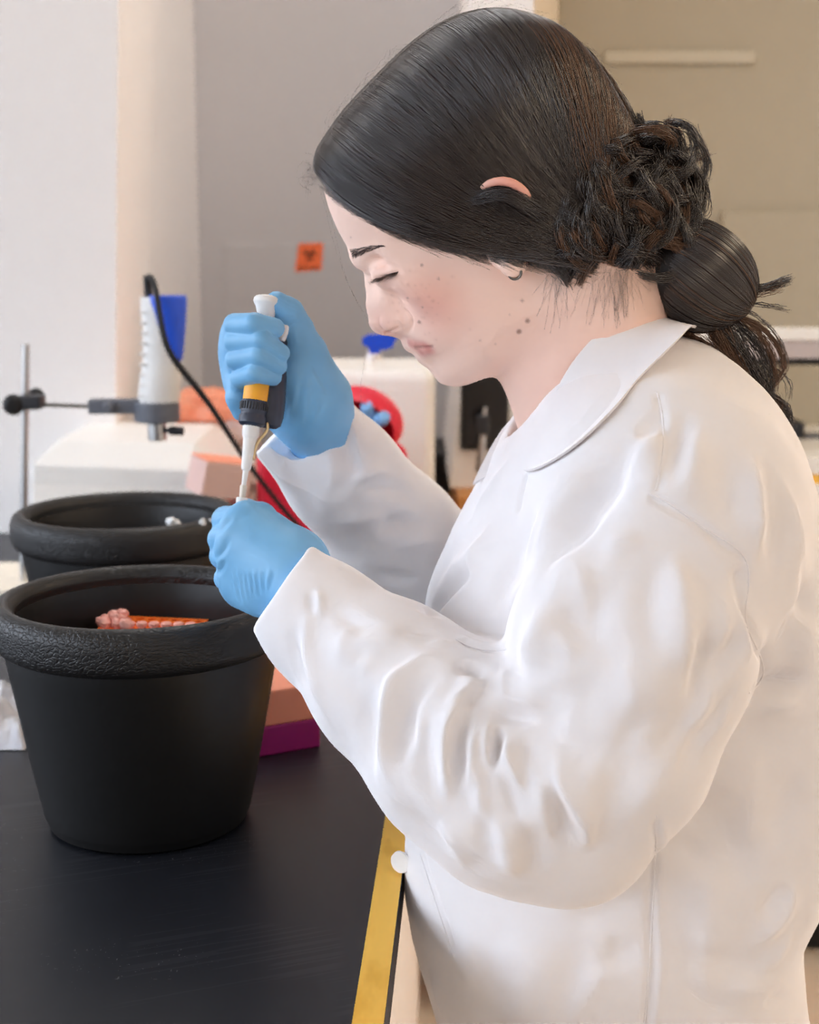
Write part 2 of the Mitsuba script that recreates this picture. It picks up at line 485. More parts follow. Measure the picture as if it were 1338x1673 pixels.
# ------------------------------------------------------------------ black pots
def pot(cx, cy, label, tilt=0):
    t = thing('planter_pot', label, 'pot')
    H, R, Rb = 0.19, 0.1165, 0.0815
    # body: outer wall, lip gap, inside wall, inner floor
    body = [(0, 0.0), (Rb - 0.006, 0.0), (Rb - 0.001, 0.003), (Rb + 0.001, 0.009)]
    for s in np.linspace(0.06, 0.80, 12):
        body.append((Rb + (R - 0.0065 - Rb) * (s / 0.8) ** 0.93, H * s))
    body += [(R - 0.0062, H * 0.84), (R - 0.008, H - 0.012), (R - 0.013, H - 0.006), (R - 0.019, H - 0.022), (R - 0.021, H * 0.80)]
    for s in np.linspace(0.7, 0.08, 8):
        body.append((Rb - 0.006 + (R - 0.021 - Rb + 0.006) * (s / 0.8), H * s))
    body += [(0.0, 0.012)]
    part(t, 'body', lathe(body, 128), 'm_pot', 40, to_world=T().translate([cx, cy, BZ]))
    # rolled rim
    ring = []
    zt, zb = H, H - 0.038
    ring += [(R - 0.017, zt - 0.010), (R - 0.013, zt - 0.003), (R - 0.008, zt - 0.0003), (R - 0.004, zt - 0.001), (R + 0.001, zt - 0.005)]
    ring += [(R + 0.0035, zt - 0.012), (R + 0.0035, zt - 0.022), (R + 0.0005, zt - 0.033), (R - 0.003, zb + 0.002), (R - 0.006, zb), (R - 0.0135, zb + 0.001)]
    ring = np.array(ring)
    cs = smooth_curve(ring, 34)
    part(t, 'rim', lathe(np.vstack([cs, cs[:1]]), 160), 'm_pot_rim', True, 'rolled rim with a leathery grain', to_world=T().translate([cx, cy, BZ]))
    return t


pot(*P1c, 'front black plastic pot on the bench, with the orange rack inside it')
pot(*P2c, 'black plastic pot standing behind the front pot, in front of the white instrument')


def chunks(n, region, size, seed, m=None):
    r = np.random.default_rng(seed)
    out = []
    for k in range(n):
        p = region(r)
        s = trimesh.creation.icosphere(subdivisions=1, radius=1.0)
        s.vertices *= (0.75 + 0.5 * r.random((len(s.vertices), 1)))
        s.apply_scale(r.uniform(*size) * r.uniform(0.7, 1.2, 3))
        s.apply_transform(trimesh.transformations.random_rotation_matrix(r.random(3)))
        s.apply_translation(p)
        out.append(s)
    return cat(out)


# rack in the front pot
def disc_pt(c, R, z, dz):
    def f(r):
        a, q = r.uniform(0, 2 * np.pi), R * math.sqrt(r.random())
        return [c[0] + q * math.cos(a), c[1] + q * math.sin(a), z + r.uniform(-dz, dz)]
    return f


IZ = BZ + 0.118
solid('crushed_ice', 'dark meltwater and crushed ice filling the front black pot', 'ice', cat([lathe([(0, 0.004), (0.079, 0.004), (0.088, 0.118), (0, 0.118)], 64, (P1c[0], P1c[1], BZ + 0.012))]), plain('meltwater', C(46, 34, 34), 0.08, 0.6), 40, kind='stuff')
rk = thing('tube_rack', 'bright orange tube rack half sunk in the front black pot', 'rack')
rc = at_z(250, 1024, BZ + 0.146) - np.array([0, 0, 0.006])
def rack_plate():
    m = m3.Manifold.cube([0.085, 0.05, 0.016], True)
    for i in range(8):
        for j in range(4):
            m = m - m3.Manifold.cylinder(0.05, 0.0036, 0.0036, 20, True).translate([-0.0365 + i * 0.0104, -0.0165 + j * 0.011, 0])
    q = m.to_mesh()
    return trimesh.Trimesh(q.vert_properties[:, :3], q.tri_verts, process=False)
rm = turned(turned(rack_plate(), [0, 1, 0], 1.5), [0, 0, 1], -4)
part(rk, 'plate', moved(rm, rc), 'm_orange_rack', False)
rr = np.random.default_rng(4)
for i in range(8):
    for j in range(1):
        tb = lathe([(0, -0.012), (0.0032, -0.01), (0.0034, 0.002), (0.0048, 0.0025), (0.0048, 0.005), (0.0036, 0.006), (0, 0.006)], 14)
        o = np.array([-0.0365 + i * 0.0104, -0.0165 + j * 0.011, 0.0085])
        tb = turned(moved(tb, o), [0, 0, 1], -4)
        solid('tube', 'pink tube along the front of the orange rack, ' + ('first', 'second', 'third', 'fourth', 'fifth', 'sixth', 'seventh', 'eighth')[i] + ' from the left', 'tube', moved(tb, rc), 'm_pink_ice', 40, 'pink tubes in the orange rack')
c_ = at_z(184, 1014, BZ + 0.152)
solid('ice_chunk', 'cluster of pinkish ice heaped on the left end of the orange rack', 'ice', chunks(26, lambda r: c_ + r.normal(0, [0.007, 0.006, 0.003]), (0.0035, 0.006), 3), 'm_pink_ice', 50, kind='stuff')
solid('ice_heap', 'white crushed ice filling the pot behind the front pot', 'ice', cat([lathe([(0, 0.004), (0.079, 0.004), (0.092, 0.112), (0, 0.116)], 64, (P2c[0], P2c[1], BZ + 0.012)),
      chunks(60, disc_pt((P2c[0] + 0.02, P2c[1] - 0.045), 0.03, BZ + 0.132, 0.012), (0.004, 0.008), 5)]), 'm_ice', 50, kind='stuff')

ic = at(312, 855, 1.462)
solid('ice_crumb', 'few white ice crumbs clinging inside the rim of the rear black pot', 'ice', cat([chunks(7, lambda r: ic + np.array([-0.014, 0.002, 0.0]) + r.normal(0, [0.004, 0.003, 0.0015]), (0.003, 0.0048), 8),
      chunks(5, lambda r: ic + np.array([0.014, 0.0, 0.001]) + r.normal(0, [0.005, 0.003, 0.001]), (0.002, 0.0034), 9)]), 'm_ice', 50, kind='stuff')

# magenta box with a peach top right of the front pot
c = at_z(478, 1232, BZ)
mb = thing('tip_box', 'magenta box with a peach lid on the bench, right of the front pot', 'box')
mz = lambda m: moved(turned(m, [0, 0, 1], 28), [c[0] - 0.02, c[1] + 0.03, BZ])
part(mb, 'base', mz(rbox(-0.05, 0.035, -0.03, 0.055, 0, 0.028, 0.002)), 'm_magenta')
part(mb, 'lid', mz(rbox(-0.049, 0.034, -0.029, 0.054, 0.028, 0.062, 0.002)), 'm_peach')

# clear bag at the left edge
c = at_z(-6, 1215, BZ)
gx = np.linspace(-1, 1, 40)
U, V = np.meshgrid(gx, gx, indexing='ij')
hgt = 0.030 * np.clip(1 - np.maximum(abs(U), abs(V)) ** 4, 0, 1) * (0.5 + meshkit.fbm(np.stack([U * 2, V * 2.6, 0 * U], -1), 3)) + 0.001
vv = np.stack([c[0] + 0.032 * U, c[1] + 0.05 + 0.07 * V, BZ + hgt], -1).reshape(-1, 3)
ii, jj = np.meshgrid(np.arange(39), np.arange(39), indexing='ij')
a = (ii * 40 + jj).ravel()
bagf = np.vstack([np.stack([a, a + 40, a + 41], 1), np.stack([a, a + 41, a + 1], 1)])
solid('plastic_bag', 'crumpled clear plastic bag on the bench left of the front pot', 'bag', trimesh.Trimesh(vv, bagf, process=False), 'm_clear_bag', True)

# ------------------------------------------------------------------ lab stand, clamp, homogenizer
SY = 1.93
r0, r1 = at(38, 935, SY), at(42, 562, SY)
st = thing('lab_stand', 'retort stand with a steel rod on the bench, at the left behind the rear pot', 'stand')
part(st, 'rod', along(lathe([(0, -0.02), (0.005, -0.02), (0.005, np.linalg.norm(r1 - r0) - 0.001), (0.004, np.linalg.norm(r1 - r0)), (0, np.linalg.norm(r1 - r0))], 24), r0 - [0, 0, 0.0], r1), 'm_steel')
part(st, 'base', rbox(r0[0] - 0.09, r0[0] + 0.1, SY - 0.05, SY + 0.12, BZ, BZ + 0.018, 0.003), 'm_ivory')
b0_ = at(52, 657, SY - 0.012)
bo = thing('boss_head', 'black clamp holder with round knobs on the steel rod', 'clamp')
part(bo, 'body', cat([moved(rbox(-0.016, 0.014, -0.012, 0.02, -0.009, 0.009, 0.003), b0_)]), 'm_dark_plastic')
for px, py, rr_ in ((22, 661, 0.0135), (59, 648, 0.0115)):
    part(bo, 'knob', moved(lathe([(0, -0.7 * rr_), (0.7 * rr_, -0.65 * rr_), (rr_, -0.2 * rr_), (rr_, 0.3 * rr_), (0.6 * rr_, 0.75 * rr_), (0, 0.8 * rr_)], 28).apply_transform(trimesh.transformations.rotation_matrix(math.pi / 2, [1, 0.2, 0])), at(px, py, SY - 0.02 + (0.05 if px > 40 else 0))), 'm_rubber')
cl = thing('arm_clamp', 'grey clamp arm holding the homogenizer to the stand', 'clamp')
part(cl, 'rod', tube([at(60, 661, SY), at(150, 664, SY)], 0.0026, 12), 'm_dark_steel')
ca, cb = at(146, 652, SY), at(245, 675, SY)
part(cl, 'jaw', rbox(ca[0], cb[0], SY - 0.012, SY + 0.012, cb[2], ca[2], 0.002), 'm_grey_plastic')
hx0, hz0 = at(252, 655, SY)[0], at(252, 690, SY)[2]
part(cl, 'collar', cat([moved(lathe([(0.0, 0), (0.029, 0), (0.03, 0.002), (0.03, 0.024), (0.029, 0.026), (0, 0.026)], 40), at(257, 688, SY))]), 'm_grey_plastic')
part(cl, 'screw', moved(lathe([(0, 0), (0.007, 0), (0.007, 0.012), (0.005, 0.016), (0, 0.016)], 20).apply_transform(trimesh.transformations.rotation_matrix(math.pi / 2, [1, 0, 0])), at(178, 665, SY - 0.012)), 'm_grey_plastic')

hm = thing('homogenizer', 'white and blue handheld homogenizer clamped upright behind the rear pot', 'homogenizer')
def stack_x(rows, Y, ys, n=40):
    """loft of ellipses from (py, xl, xr) rows at depth Y, top to bottom"""
    P = []
    th = np.linspace(0, 2 * np.pi, n, endpoint=False)
    for py, xl, xr in rows:
        a, b = at(xl, py, Y), at(xr, py, Y)
        cx, r = (a[0] + b[0]) / 2, (b[0] - a[0]) / 2
        P.append(np.stack([cx + r * np.cos(th), Y + r * ys * np.sin(th), np.full(n, a[2])], 1))
    P = np.array(P)
    k = len(P)
    vts = np.vstack([P.reshape(-1, 3), P[0].mean(0), P[-1].mean(0)])
    i, j = np.meshgrid(np.arange(k - 1), np.arange(n), indexing='ij')
    q = np.stack([i * n + j, (i + 1) * n + j, (i + 1) * n + (j + 1) % n, i * n + (j + 1) % n], -1).reshape(-1, 4)
    jj = np.arange(n)
    f = np.vstack([q[:, [0, 1, 2]], q[:, [0, 2, 3]], np.stack([np.full(n, k * n), jj, (jj + 1) % n], 1), np.stack([np.full(n, k * n + 1), (k - 1) * n + (jj + 1) % n, (k - 1) * n + jj], 1)])
    m = trimesh.Trimesh(vts, f, process=False)
    m.fix_normals()
    return m
def dense(rows, n=40):
    r = np.asarray(rows, float)
    y = np.linspace(r[0, 0], r[-1, 0], n)
    return np.stack([y, PchipInterpolator(r[:, 0], r[:, 1])(y), PchipInterpolator(r[:, 0], r[:, 2])(y)], 1)
part(hm, 'housing', stack_x(dense([(485, 230, 296), (500, 230, 300), (540, 234, 298), (580, 234, 297), (620, 229, 296), (650, 226, 294), (672, 228, 288), (684, 238, 280)]), SY, 0.9), 'm_white_plastic', 40)
part(hm, 'head', stack_x(dense([(483, 244, 303), (487, 243, 305), (520, 250, 304), (560, 262, 301), (585, 272, 298), (593, 280, 294)]), SY - 0.012, 0.78), 'm_blue_plastic', 40, 'blue top housing')
for k in range(9):
    py = 510 + 17 * k
    a_ = at(231.5 if k < 4 else 230, py, SY - 0.012)
    part(hm, 'rib', moved(rbox(-0.0016, 0.006, -0.008, 0.008, -0.0016, 0.0016, 0.0008), a_), 'm_white_plastic')
part(hm, 'motor_neck', moved(lathe([(0, 0), (0.012, 0), (0.0125, 0.001), (0.0125, 0.022), (0.016, 0.024), (0.016, 0.03), (0, 0.03)], 36), at(257, 719, SY)), 'm_steel')
part(hm, 'neck_knob', along(lathe([(0, 0), (0.003, 0), (0.003, 0.006), (0.006, 0.007), (0.006, 0.024), (0.0045, 0.026), (0, 0.026)], 24), at(268, 703, SY - 0.006), at(310, 705, SY - 0.006)), 'm_dark_plastic')
part(hm, 'strain_relief', along(lathe([(0, 0), (0.006, 0), (0.0045, 0.028), (0, 0.028)], 20), at(243, 486, SY), at(240, 452, SY)), 'm_rubber')
cord = smooth_curve([at(240, 456, SY), at(244, 452, SY - 0.01), at(252, 465, SY - 0.03), at(262, 520, SY - 0.05), at(275, 570, SY - 0.055), at(302, 610, SY - 0.05), at(345, 665, SY - 0.04), at(390, 735, SY - 0.02), at(430, 790, SY), at(470, 840, SY + 0.02), at(500, 872, SY + 0.03), at_z(560, 925, BZ + 0.004)], 120)
part(hm, 'power_cord', tube(cord, np.interp(np.linspace(0, 1, 120), [0, 0.3, 0.45, 1], [0.0035, 0.0045, 0.0035, 0.0028]), 10), 'm_rubber', True, 'black power cord')

# ------------------------------------------------------------------ white instrument behind the rear pot
IY = 2.1
iv = thing('centrifuge', 'low white instrument with a sloping lid on the bench behind the rear pot', 'instrument')
A, B = at(48, 780, IY), at(340, 780, IY)
fz = lambda py: at(0, py, IY)[2]
part(iv, 'body', rbox(A[0], B[0] + 0.02, IY, IY + 0.3, BZ + 0.0005, fz(788), 0.006), 'm_white_body')
hull = []
for (px, py, y, r) in ((50, 782, IY, 0.005), (372, 800, IY, 0.005), (50, 757, IY, 0.006), (300, 764, IY, 0.008), (72, 728, IY + 0.05, 0.012), (290, 733, IY + 0.05, 0.012)):
    c_ = at(px, py, IY)
    for yy in (y + r, IY + 0.3 - r):
        hull.append(trimesh.creation.icosphere(2, r).vertices + [c_[0] + r, yy, c_[2] - r])
part(iv, 'lid', trimesh.convex.convex_hull(np.vstack(hull)), 'm_white_plastic', 25, 'lid with a sloped front')
part(iv, 'badge', moved(lathe([(0, 0), (0.02, 0), (0.02, 0.0015), (0, 0.0015)], 32), [at(195, 735, IY)[0], IY + 0.12, at(195, 722, IY + 0.06)[2] - 0.006]), 'm_white_body')

# orange-topped plastic bag and small carton behind the instrument
def crumple(px0, px1, py0, py1, Y, dy, seed, amp=0.012, n=3):
    a, b = at(px0, py1, Y), at(px1, py0, Y)
    m = trimesh.creation.box(extents=[b[0] - a[0], dy, b[2] - a[2]])
    for _ in range(5): m = m.subdivide()
    m.merge_vertices()
    taubin(m, 14, 0.5, -0.3)
    v = np.array(m.vertices)
    nn = vnormals(v, np.array(m.faces))
    q = meshkit.fbm(v * 28 + seed * 7, n, seed) - 0.5
    ridge = np.abs(meshkit.noise(v * 40 + 3, seed + 5) - 0.5)
    m.vertices = v + nn * (amp * 2 * q - amp * 1.2 * ridge)[:, None]
    m.apply_translation([(a[0] + b[0]) / 2, Y + dy / 2, (a[2] + b[2]) / 2])
    return m
bg = thing('waste_bag', 'crumpled translucent bag with an orange top, beside the white instrument', 'bag')
part(bg, 'pouch', crumple(270, 415, 665, 846, 2.43, 0.12, 2), 'm_bag', True)
part(bg, 'orange_top', crumple(285, 418, 645, 690, 2.42, 0.13, 9, 0.008), 'm_bag_orange', True, 'orange upper band')
cb = thing('carton', 'small pinkish carton on the white instrument, by the rear pot', 'carton')
c = at(358, 812, 2.02)
part(cb, 'box', moved(turned(turned(rbox(-0.045, 0.03, -0.025, 0.025, 0, 0.05, 0.002), [0, 0, 1], 35), [0, 1, 0], 12), [c[0], 2.04, c[2] + 0.0]), plain('carton', C(226, 190, 180), 0.6, 0.3))
part(cb, 'flap', moved(turned(turned(rbox(-0.045, 0.03, -0.024, 0.024, 0.05, 0.0515, 0.0007), [0, 0, 1], 35), [0, 1, 0], 12), [c[0], 2.04, c[2] + 0.0]), 'm_peach')

# ------------------------------------------------------------------ red waste container with gloves
RY = 2.15
rb = thing('waste_container', 'red waste container with an open hatch on the bench, behind the far sleeve', 'container')
a, b = at(418, 800, RY), at(640, 740, RY)
bz = at(0, 742, RY)[2]
part(rb, 'body', rbox(a[0], b[0], RY, RY + 0.155, BZ, bz, 0.014, 3), 'm_red')
# hood: a rounded shell with an opening towards the camera
hc = at(597, 684, RY + 0.05)
sh = m3.Manifold.sphere(1.0, 64).scale([0.060, 0.06, 0.046]) - m3.Manifold.sphere(1.0, 48).scale([0.050, 0.07, 0.034]).translate([0.0, -0.02, -0.004])
mm = sh.to_mesh()
part(rb, 'hatch', moved(turned(trimesh.Trimesh(mm.vert_properties[:, :3], mm.tri_verts, process=False), [0, 1, 0], 28), hc), 'm_red', 40, 'red rounded hatch')
part(rb, 'handle', tube(smooth_curve([at(618, 731, RY - 0.02), at(640, 726, RY - 0.022), at(655, 733, RY - 0.022), at(661, 760, RY - 0.02), at(659, 785, RY - 0.02)], 30), 0.0042, 12), 'm_red', True, 'red loop handle')
a, b = at(655, 808, RY - 0.02), at(692, 790, RY - 0.02)
part(rb, 'latch', cat([rbox(a[0], b[0], RY - 0.03, RY + 0.02, a[2] + k * (b[2] - a[2]) / 3, a[2] + (k + 0.8) * (b[2] - a[2]) / 3, 0.001) for k in range(3)]), 'm_red')
gl = np.random.default_rng(11)
gm = []
for k in range(7):
    c0 = hc + gl.normal(0, [0.014, 0.008, 0.012]) + [0.004, -0.028, -0.004]
    c1 = c0 + gl.normal(0, [0.02, 0.01, 0.02])
    gm.append(tube(smooth_curve([c0, (c0 + c1) / 2 + gl.normal(0, 0.008, 3), c1], 12), np.linspace(0.012, 0.009, 12), 10))
solid('used_glove', 'bunched blue gloves thrown into the red container', 'glove', cat(gm), 'm_blue_glove', True)

# large white apparatus
WY = 2.42
wa = thing('white_apparatus', 'large white appliance with rounded corners behind the red container', 'appliance')
a, b = at(505, 905, WY), at(711, 604, WY)
part(wa, 'housing', rbox(a[0], b[0], WY, WY + 0.26, BZ, b[2], 0.022, 3), 'm_white_body', 40)
part(wa, 'seam', rbox(a[0] + 0.02, b[0] - 0.012, WY - 0.0012, WY + 0.01, b[2] - 0.034, b[2] - 0.032, 0.0005), 'm_wall_light')

# clear spray bottle with a blue trigger
sb = thing('spray_bottle', 'clear bottle with a blue trigger head in front of the white appliance', 'bottle')
TY = 2.345
tn = at(611, 575, TY)
part(sb, 'bottle', lathe([(0.017, 0.0), (0.017, 0.10), (0.0165, 0.15), (0.012, 0.17)], 40, (tn[0], TY, tn[2] - 0.172)), 'm_clear', True, 'clear plastic bottle')
part(sb, 'neck', lathe([(0, -0.012), (0.012, -0.012), (0.0125, -0.006), (0.009, 0.004), (0, 0.004)], 32, tuple(tn)), 'm_white_plastic')
hp = [at(*q, TY) for q in ((592, 552), (602, 547), (640, 545), (656, 541), (658, 545), (645, 556), (642, 566), (630, 571), (622, 570), (620, 577), (604, 577), (603, 567), (593, 563))]
part(sb, 'trigger_head', prism([(q[0], q[2]) for q in hp], TY - 0.011, TY + 0.011), 'm_deep_blue', 25, 'blue trigger head')

# sticker on the wall panel
sk = thing('biohazard_label', 'orange biohazard label stuck on the back wall', 'label')
SYW = WALLY - 0.005
c4 = [at(488, 398, SYW), at(528, 397, SYW), at(525, 441, SYW), at(482, 444, SYW)]
part(sk, 'sheet', prism([(q[0], q[2]) for q in c4[::-1]], SYW - 0.0006, SYW), 'm_sticker', False)
def bio(cx, cz, r, y):
    from shapely.geometry import Point, box as sbox
    from shapely import affinity
    from shapely.ops import unary_union
    hornlist = []
    for k in range(3):
        th = math.radians(90 + 120 * k)
        o = Point(0.55 * math.cos(th), 0.55 * math.sin(th)).buffer(0.52)
        i = Point(0.68 * math.cos(th), 0.68 * math.sin(th)).buffer(0.42)
        gap = affinity.rotate(sbox(-0.09, 0.6, 0.09, 1.6), 120 * k, origin=(0, 0))
        hornlist.append(o.difference(i).difference(gap))
    s = unary_union(hornlist).difference(Point(0, 0).buffer(0.12))
    ringp = Point(0, 0).buffer(0.62).difference(Point(0, 0).buffer(0.48))
    s = s.union(ringp.intersection(unary_union([affinity.rotate(sbox(-0.3, -1, 0.3, -0.2), 120 * k, origin=(0, 0)) for k in range(3)])))
    s = affinity.translate(affinity.scale(s, r, r, origin=(0, 0)), cx, cz)
    out = []
    for gme in getattr(s, 'geoms', [s]):
        m = trimesh.creation.extrude_polygon(gme, 0.0004, engine='earcut')
        q = m.vertices
        out.append(trimesh.Trimesh(np.stack([q[:, 0], y - q[:, 2], q[:, 1]], 1), m.faces, process=False))
    return cat(out)
bc = at(506, 416, SYW)
part(sk, 'biohazard_symbol', bio(bc[0], bc[2], 0.0185, SYW - 0.0007), 'm_print_black', False, 'black biohazard symbol')
tm = meshkit.text_mesh('BIOHAZARD', 0.0062, 0.0004, True)
q = tm.vertices
tx = at(504, 440, SYW)
part(sk, 'lettering', trimesh.Trimesh(np.stack([tx[0] + (q[:, 0] - q[:, 0].mean()) * 0.88, SYW - 0.0007 - q[:, 2], tx[2] + q[:, 1]], 1), tm.faces, process=False), 'm_print_black', False, 'black lettering')

# ------------------------------------------------------------------ cabinet post, hood and counter at the right
PY = 2.62
pz = lambda py: at(0, py, PY)[2]
pts = [at(735, 797, PY), at(757, 620, PY), at(771, 0, PY), at(775, -240, PY)]
rp = [at(872, -240, PY), at(872, 797, PY)]
struct('trim_2', prism([(q[0], q[2]) for q in (pts[0], rp[1], rp[0], pts[3], pts[2], pts[1])], PY, WALLY), 'm_wall_light', 'white post with a leaning edge beside the fume hood')
pr = at(912, 0, PY + 0.2)
post2 = trimesh.Trimesh(*[np.array(x) for x in ([[rp[0][0], PY, 0.5], [pr[0], PY + 0.2, 0.5], [pr[0], WALLY, 0.5], [rp[0][0], WALLY, 0.5], [rp[0][0], PY, TOP], [pr[0], PY + 0.2, TOP], [pr[0], WALLY, TOP], [rp[0][0], WALLY, TOP]],
      [[0, 1, 5], [0, 5, 4], [1, 2, 6], [1, 6, 5], [2, 3, 7], [2, 7, 6], [3, 0, 4], [3, 4, 7], [4, 5, 6], [4, 6, 7], [0, 3, 2], [0, 2, 1]])], process=False)
struct('trim_3', post2, 'm_cream', 'cream side of the post beside the fume hood')
a, b = at(752, 734, PY - 0.01), at(831, 612, PY - 0.01)
sc = thing('wall_display', 'black framed display on the white post, behind the chin of the person', 'display')
part(sc, 'frame', rbox(a[0], b[0], PY - 0.02, PY, a[2], b[2], 0.002), 'm_black')
part(sc, 'glass', rbox(a[0] + 0.008, b[0] - 0.008, PY - 0.0215, PY - 0.015, a[2] + 0.008, b[2] - 0.008, 0.001), 'm_screen')
fa = thing('gooseneck_tap', 'steel tap with a thin upright pipe in front of the black panel', 'tap')
part(fa, 'pipe', tube([at(779, 770, PY - 0.06), at(783, 735, PY - 0.06), at(786, 715, PY - 0.06)], 0.003, 10), 'm_dark_steel')
part(fa, 'spout', tube([at(787, 775, PY - 0.07), at(790, 700, PY - 0.07), at(793, 665, PY - 0.07)], np.array([0.006, 0.0055, 0.003]), 14), 'm_steel')
part(fa, 'valve', moved(rbox(-0.012, 0.012, -0.012, 0.012, -0.02, 0.016, 0.005), at(789, 692, PY - 0.065)), 'm_dark_plastic')
a, b = at(733, 980, PY), at(860, 797, PY)
solid('side_cabinet', 'wooden cabinet under the white post, seen past the chest of the person', 'cabinet', rbox(a[0] + 0.012, b[0] + 0.02, PY - 0.10, WALLY - 0.02, 0.0, b[2], 0.003), 'm_wood')
XC, XS = b[0] + 0.022, a[0] + 0.010
a, b = at(712, 950, 2.95), at(738, 742, 2.95)
solid('dark_cabinet', 'narrow black unit in the gap between white appliance and wooden cabinet', 'cabinet', rbox(a[0] - 0.02, XS, 2.95, 3.2, 0.0, b[2], 0.003), 'm_black')

# fume hood
HY = 2.75
hd = thing('fume_hood', 'beige fume hood with a glass sash behind the back of the person', 'fume hood')
hx0, hx1 = at(912, 0, HY + 0.1)[0], RX - 0.3
hz = lambda py, y=HY: at(669, py, y)[2]
part(hd, 'back_panel', box(hx0, hx1, WALLY - 0.06, WALLY - 0.04, hz(742), TOP - 0.02), 'm_hood_inner', False)
lz = at(669, 345, WALLY - 0.08)[2]
part(hd, 'baffle', rbox(at(1168, 345, WALLY)[0], hx1, WALLY - 0.085, WALLY - 0.06, lz - 0.5, lz, 0.002), 'm_hood_inner')
part(hd, 'light_strip', rbox(at(980, 100, WALLY)[0], at(1222, 100, WALLY)[0], WALLY - 0.075, WALLY - 0.06, at(669, 110, WALLY)[2], at(669, 90, WALLY)[2], 0.005), plain('hood_pale', C(204, 197, 180), 0.6, 0.3))
scene[hd + '__sash_glass'] = mikit.ply(trimesh.Trimesh([[hx0, HY, hz(545)], [hx1, HY, hz(545)], [hx1, HY, TOP - 0.02], [hx0, HY, TOP - 0.02]], [[0, 1, 2], [0, 2, 3]], process=False), 'm_clear')
part(hd, 'sash_rail', rbox(hx0, hx1, HY - 0.012, HY + 0.012, hz(556), hz(535), 0.003), 'm_white_plastic')
part(hd, 'sash_handle', rbox(hx0, hx1, HY - 0.006, HY + 0.01, hz(586), hz(556), 0.002), plain('mauve', C(186, 176, 176), 0.5, 0.4))
part(hd, 'gasket', rbox(hx0, hx1, HY - 0.008, HY + 0.012, hz(596), hz(586), 0.002), 'm_black')
for k, (x0, x1, py0, py1, m) in enumerate(((1228, 1262, 700, 728, 'm_dark_plastic'), (1262, 1290, 706, 728, 'm_white_plastic'), (1292, 1316, 690, 728, 'm_dark_plastic'), (1318, 1350, 712, 728, 'm_grey_plastic'))):
    a, b = at(x0, py1, HY + 0.2), at(x1, py0, HY + 0.2)
    solid('supply_box', ['dark block on the fume hood counter, nearest the shoulder', 'small white block on the fume hood counter between two dark ones', 'taller dark block on the fume hood counter by the right edge', 'low grey block on the fume hood counter at the right edge'][k], 'box',
          rbox(a[0], b[0], HY + 0.2, HY + 0.26, hz(742) , b[2], 0.004), m)
part(hd, 'counter', rbox(XC, hx1, HY - 0.06, WALLY - 0.04, hz(768), hz(740), 0.004), 'm_white_plastic')
part(hd, 'yellow_strip', rbox(XC, hx1, HY - 0.055, HY, hz(783), hz(768), 0.001), 'm_yellow')
part(hd, 'apron', rbox(XC, hx1, HY - 0.062, HY, hz(822), hz(783), 0.003), 'm_white_plastic')
part(hd, 'cabinet', rbox(XC, hx1, HY - 0.02, WALLY - 0.05, 0.1, hz(822), 0.003), 'm_wood')
part(hd, 'plinth', rbox(XC, hx1, HY + 0.03, WALLY - 0.05, 0.0, 0.1, 0.003), 'm_black')
# ------------------------------------------------------------------ the person: skin, coat, gloves, hair
YM = 1.08                                      # the plane that halves the person
person = thing('person', 'person in a white lab coat and blue gloves, pipetting over the black pots', 'person')


def sp(px, py, w=0.0):
    """point w metres from the mid-plane on the camera's side, where the photograph shows it at (px, py)"""
    return at(px, py, YM - w)


def both(fn, pts, *a, **k):
    fn([np.asarray(p) for p in pts], *a, **k)
    fn([np.array([p[0], 2 * YM - p[1], p[2]]) for p in pts], *a, **k)


def px_dense(pts, n=200, spline=True):
    p = np.asarray(pts, float)
    if spline:
        p = smooth_curve(p, n)
    q = np.array([at(x, y, YM) for x, y in p])
    return q[:, [0, 2]]


def side_field(pts_px, close_px, X, Z, spline=True):
    """signed distance (m, positive inside) in the mid-plane from the curve pts_px; close_px ends the region"""
    import shapely
    c = px_dense(pts_px, 400, spline)
    far = px_dense(close_px, spline=False) if len(close_px) else np.zeros((0, 2))
    poly = shapely.Polygon(np.vstack([c, far]))
    gx, gz = np.meshgrid(X, Z, indexing='ij')
    d = cKDTree(c).query(np.stack([gx.ravel(), gz.ravel()], 1))[0].reshape(gx.shape)
    ins = shapely.contains_xy(poly, gx.ravel(), gz.ravel()).reshape(gx.shape)
    return np.where(ins, d, -d)


def inflate(d, R, Wm):
    """half-width squared from the distance to the outline"""
    t = np.clip(d / R, -9, 1)
    s = np.where(t > 0, 1 - (1 - t) ** 2, 2 * t)
    return Wm ** 2 * s


def smax(a, b, k):
    g = np.maximum(k - np.abs(a - b), 0) / k
    return np.maximum(a, b) + g * g * k * 0.25


# ---- head and neck
HAIRLINE = [(505, 290), (529, 302), (548, 318), (570, 334), (600, 352), (628, 368), (660, 380), (700, 391), (740, 402), (790, 409), (830, 416), (870, 425), (930, 430), (965, 441), (1005, 450), (1050, 440)]
OUTLINE = [(545, 372), (536, 340), (525, 308), (516, 285), (512, 262), (528, 226), (556, 186), (598, 140), (648, 90), (698, 50), (750, 24), (800, 15), (852, 21), (905, 40), (950, 76), (985, 120), (1012, 166), (1036, 212), (1052, 270), (1058, 330), (1050, 390), (1030, 440)]
HH = 0.0011
hlo, hhi = at(480, 760, YM), at(1130, 5, YM)
head = Vol([hlo[0], YM - 0.098, hlo[2]], [hhi[0], YM + 0.098, hhi[2]], HH)
face_px = [(700, 20), (620, 90), (560, 190), (532, 270), (529, 300), (532, 322), (539, 345), (552, 376), (567, 402), (584, 424), (604, 446), (622, 462), (638, 482), (650, 506), (657, 530), (661, 546), (667, 557), (676, 569), (686, 581), (698, 590), (711, 596), (721, 605), (731, 615), (747, 623)]
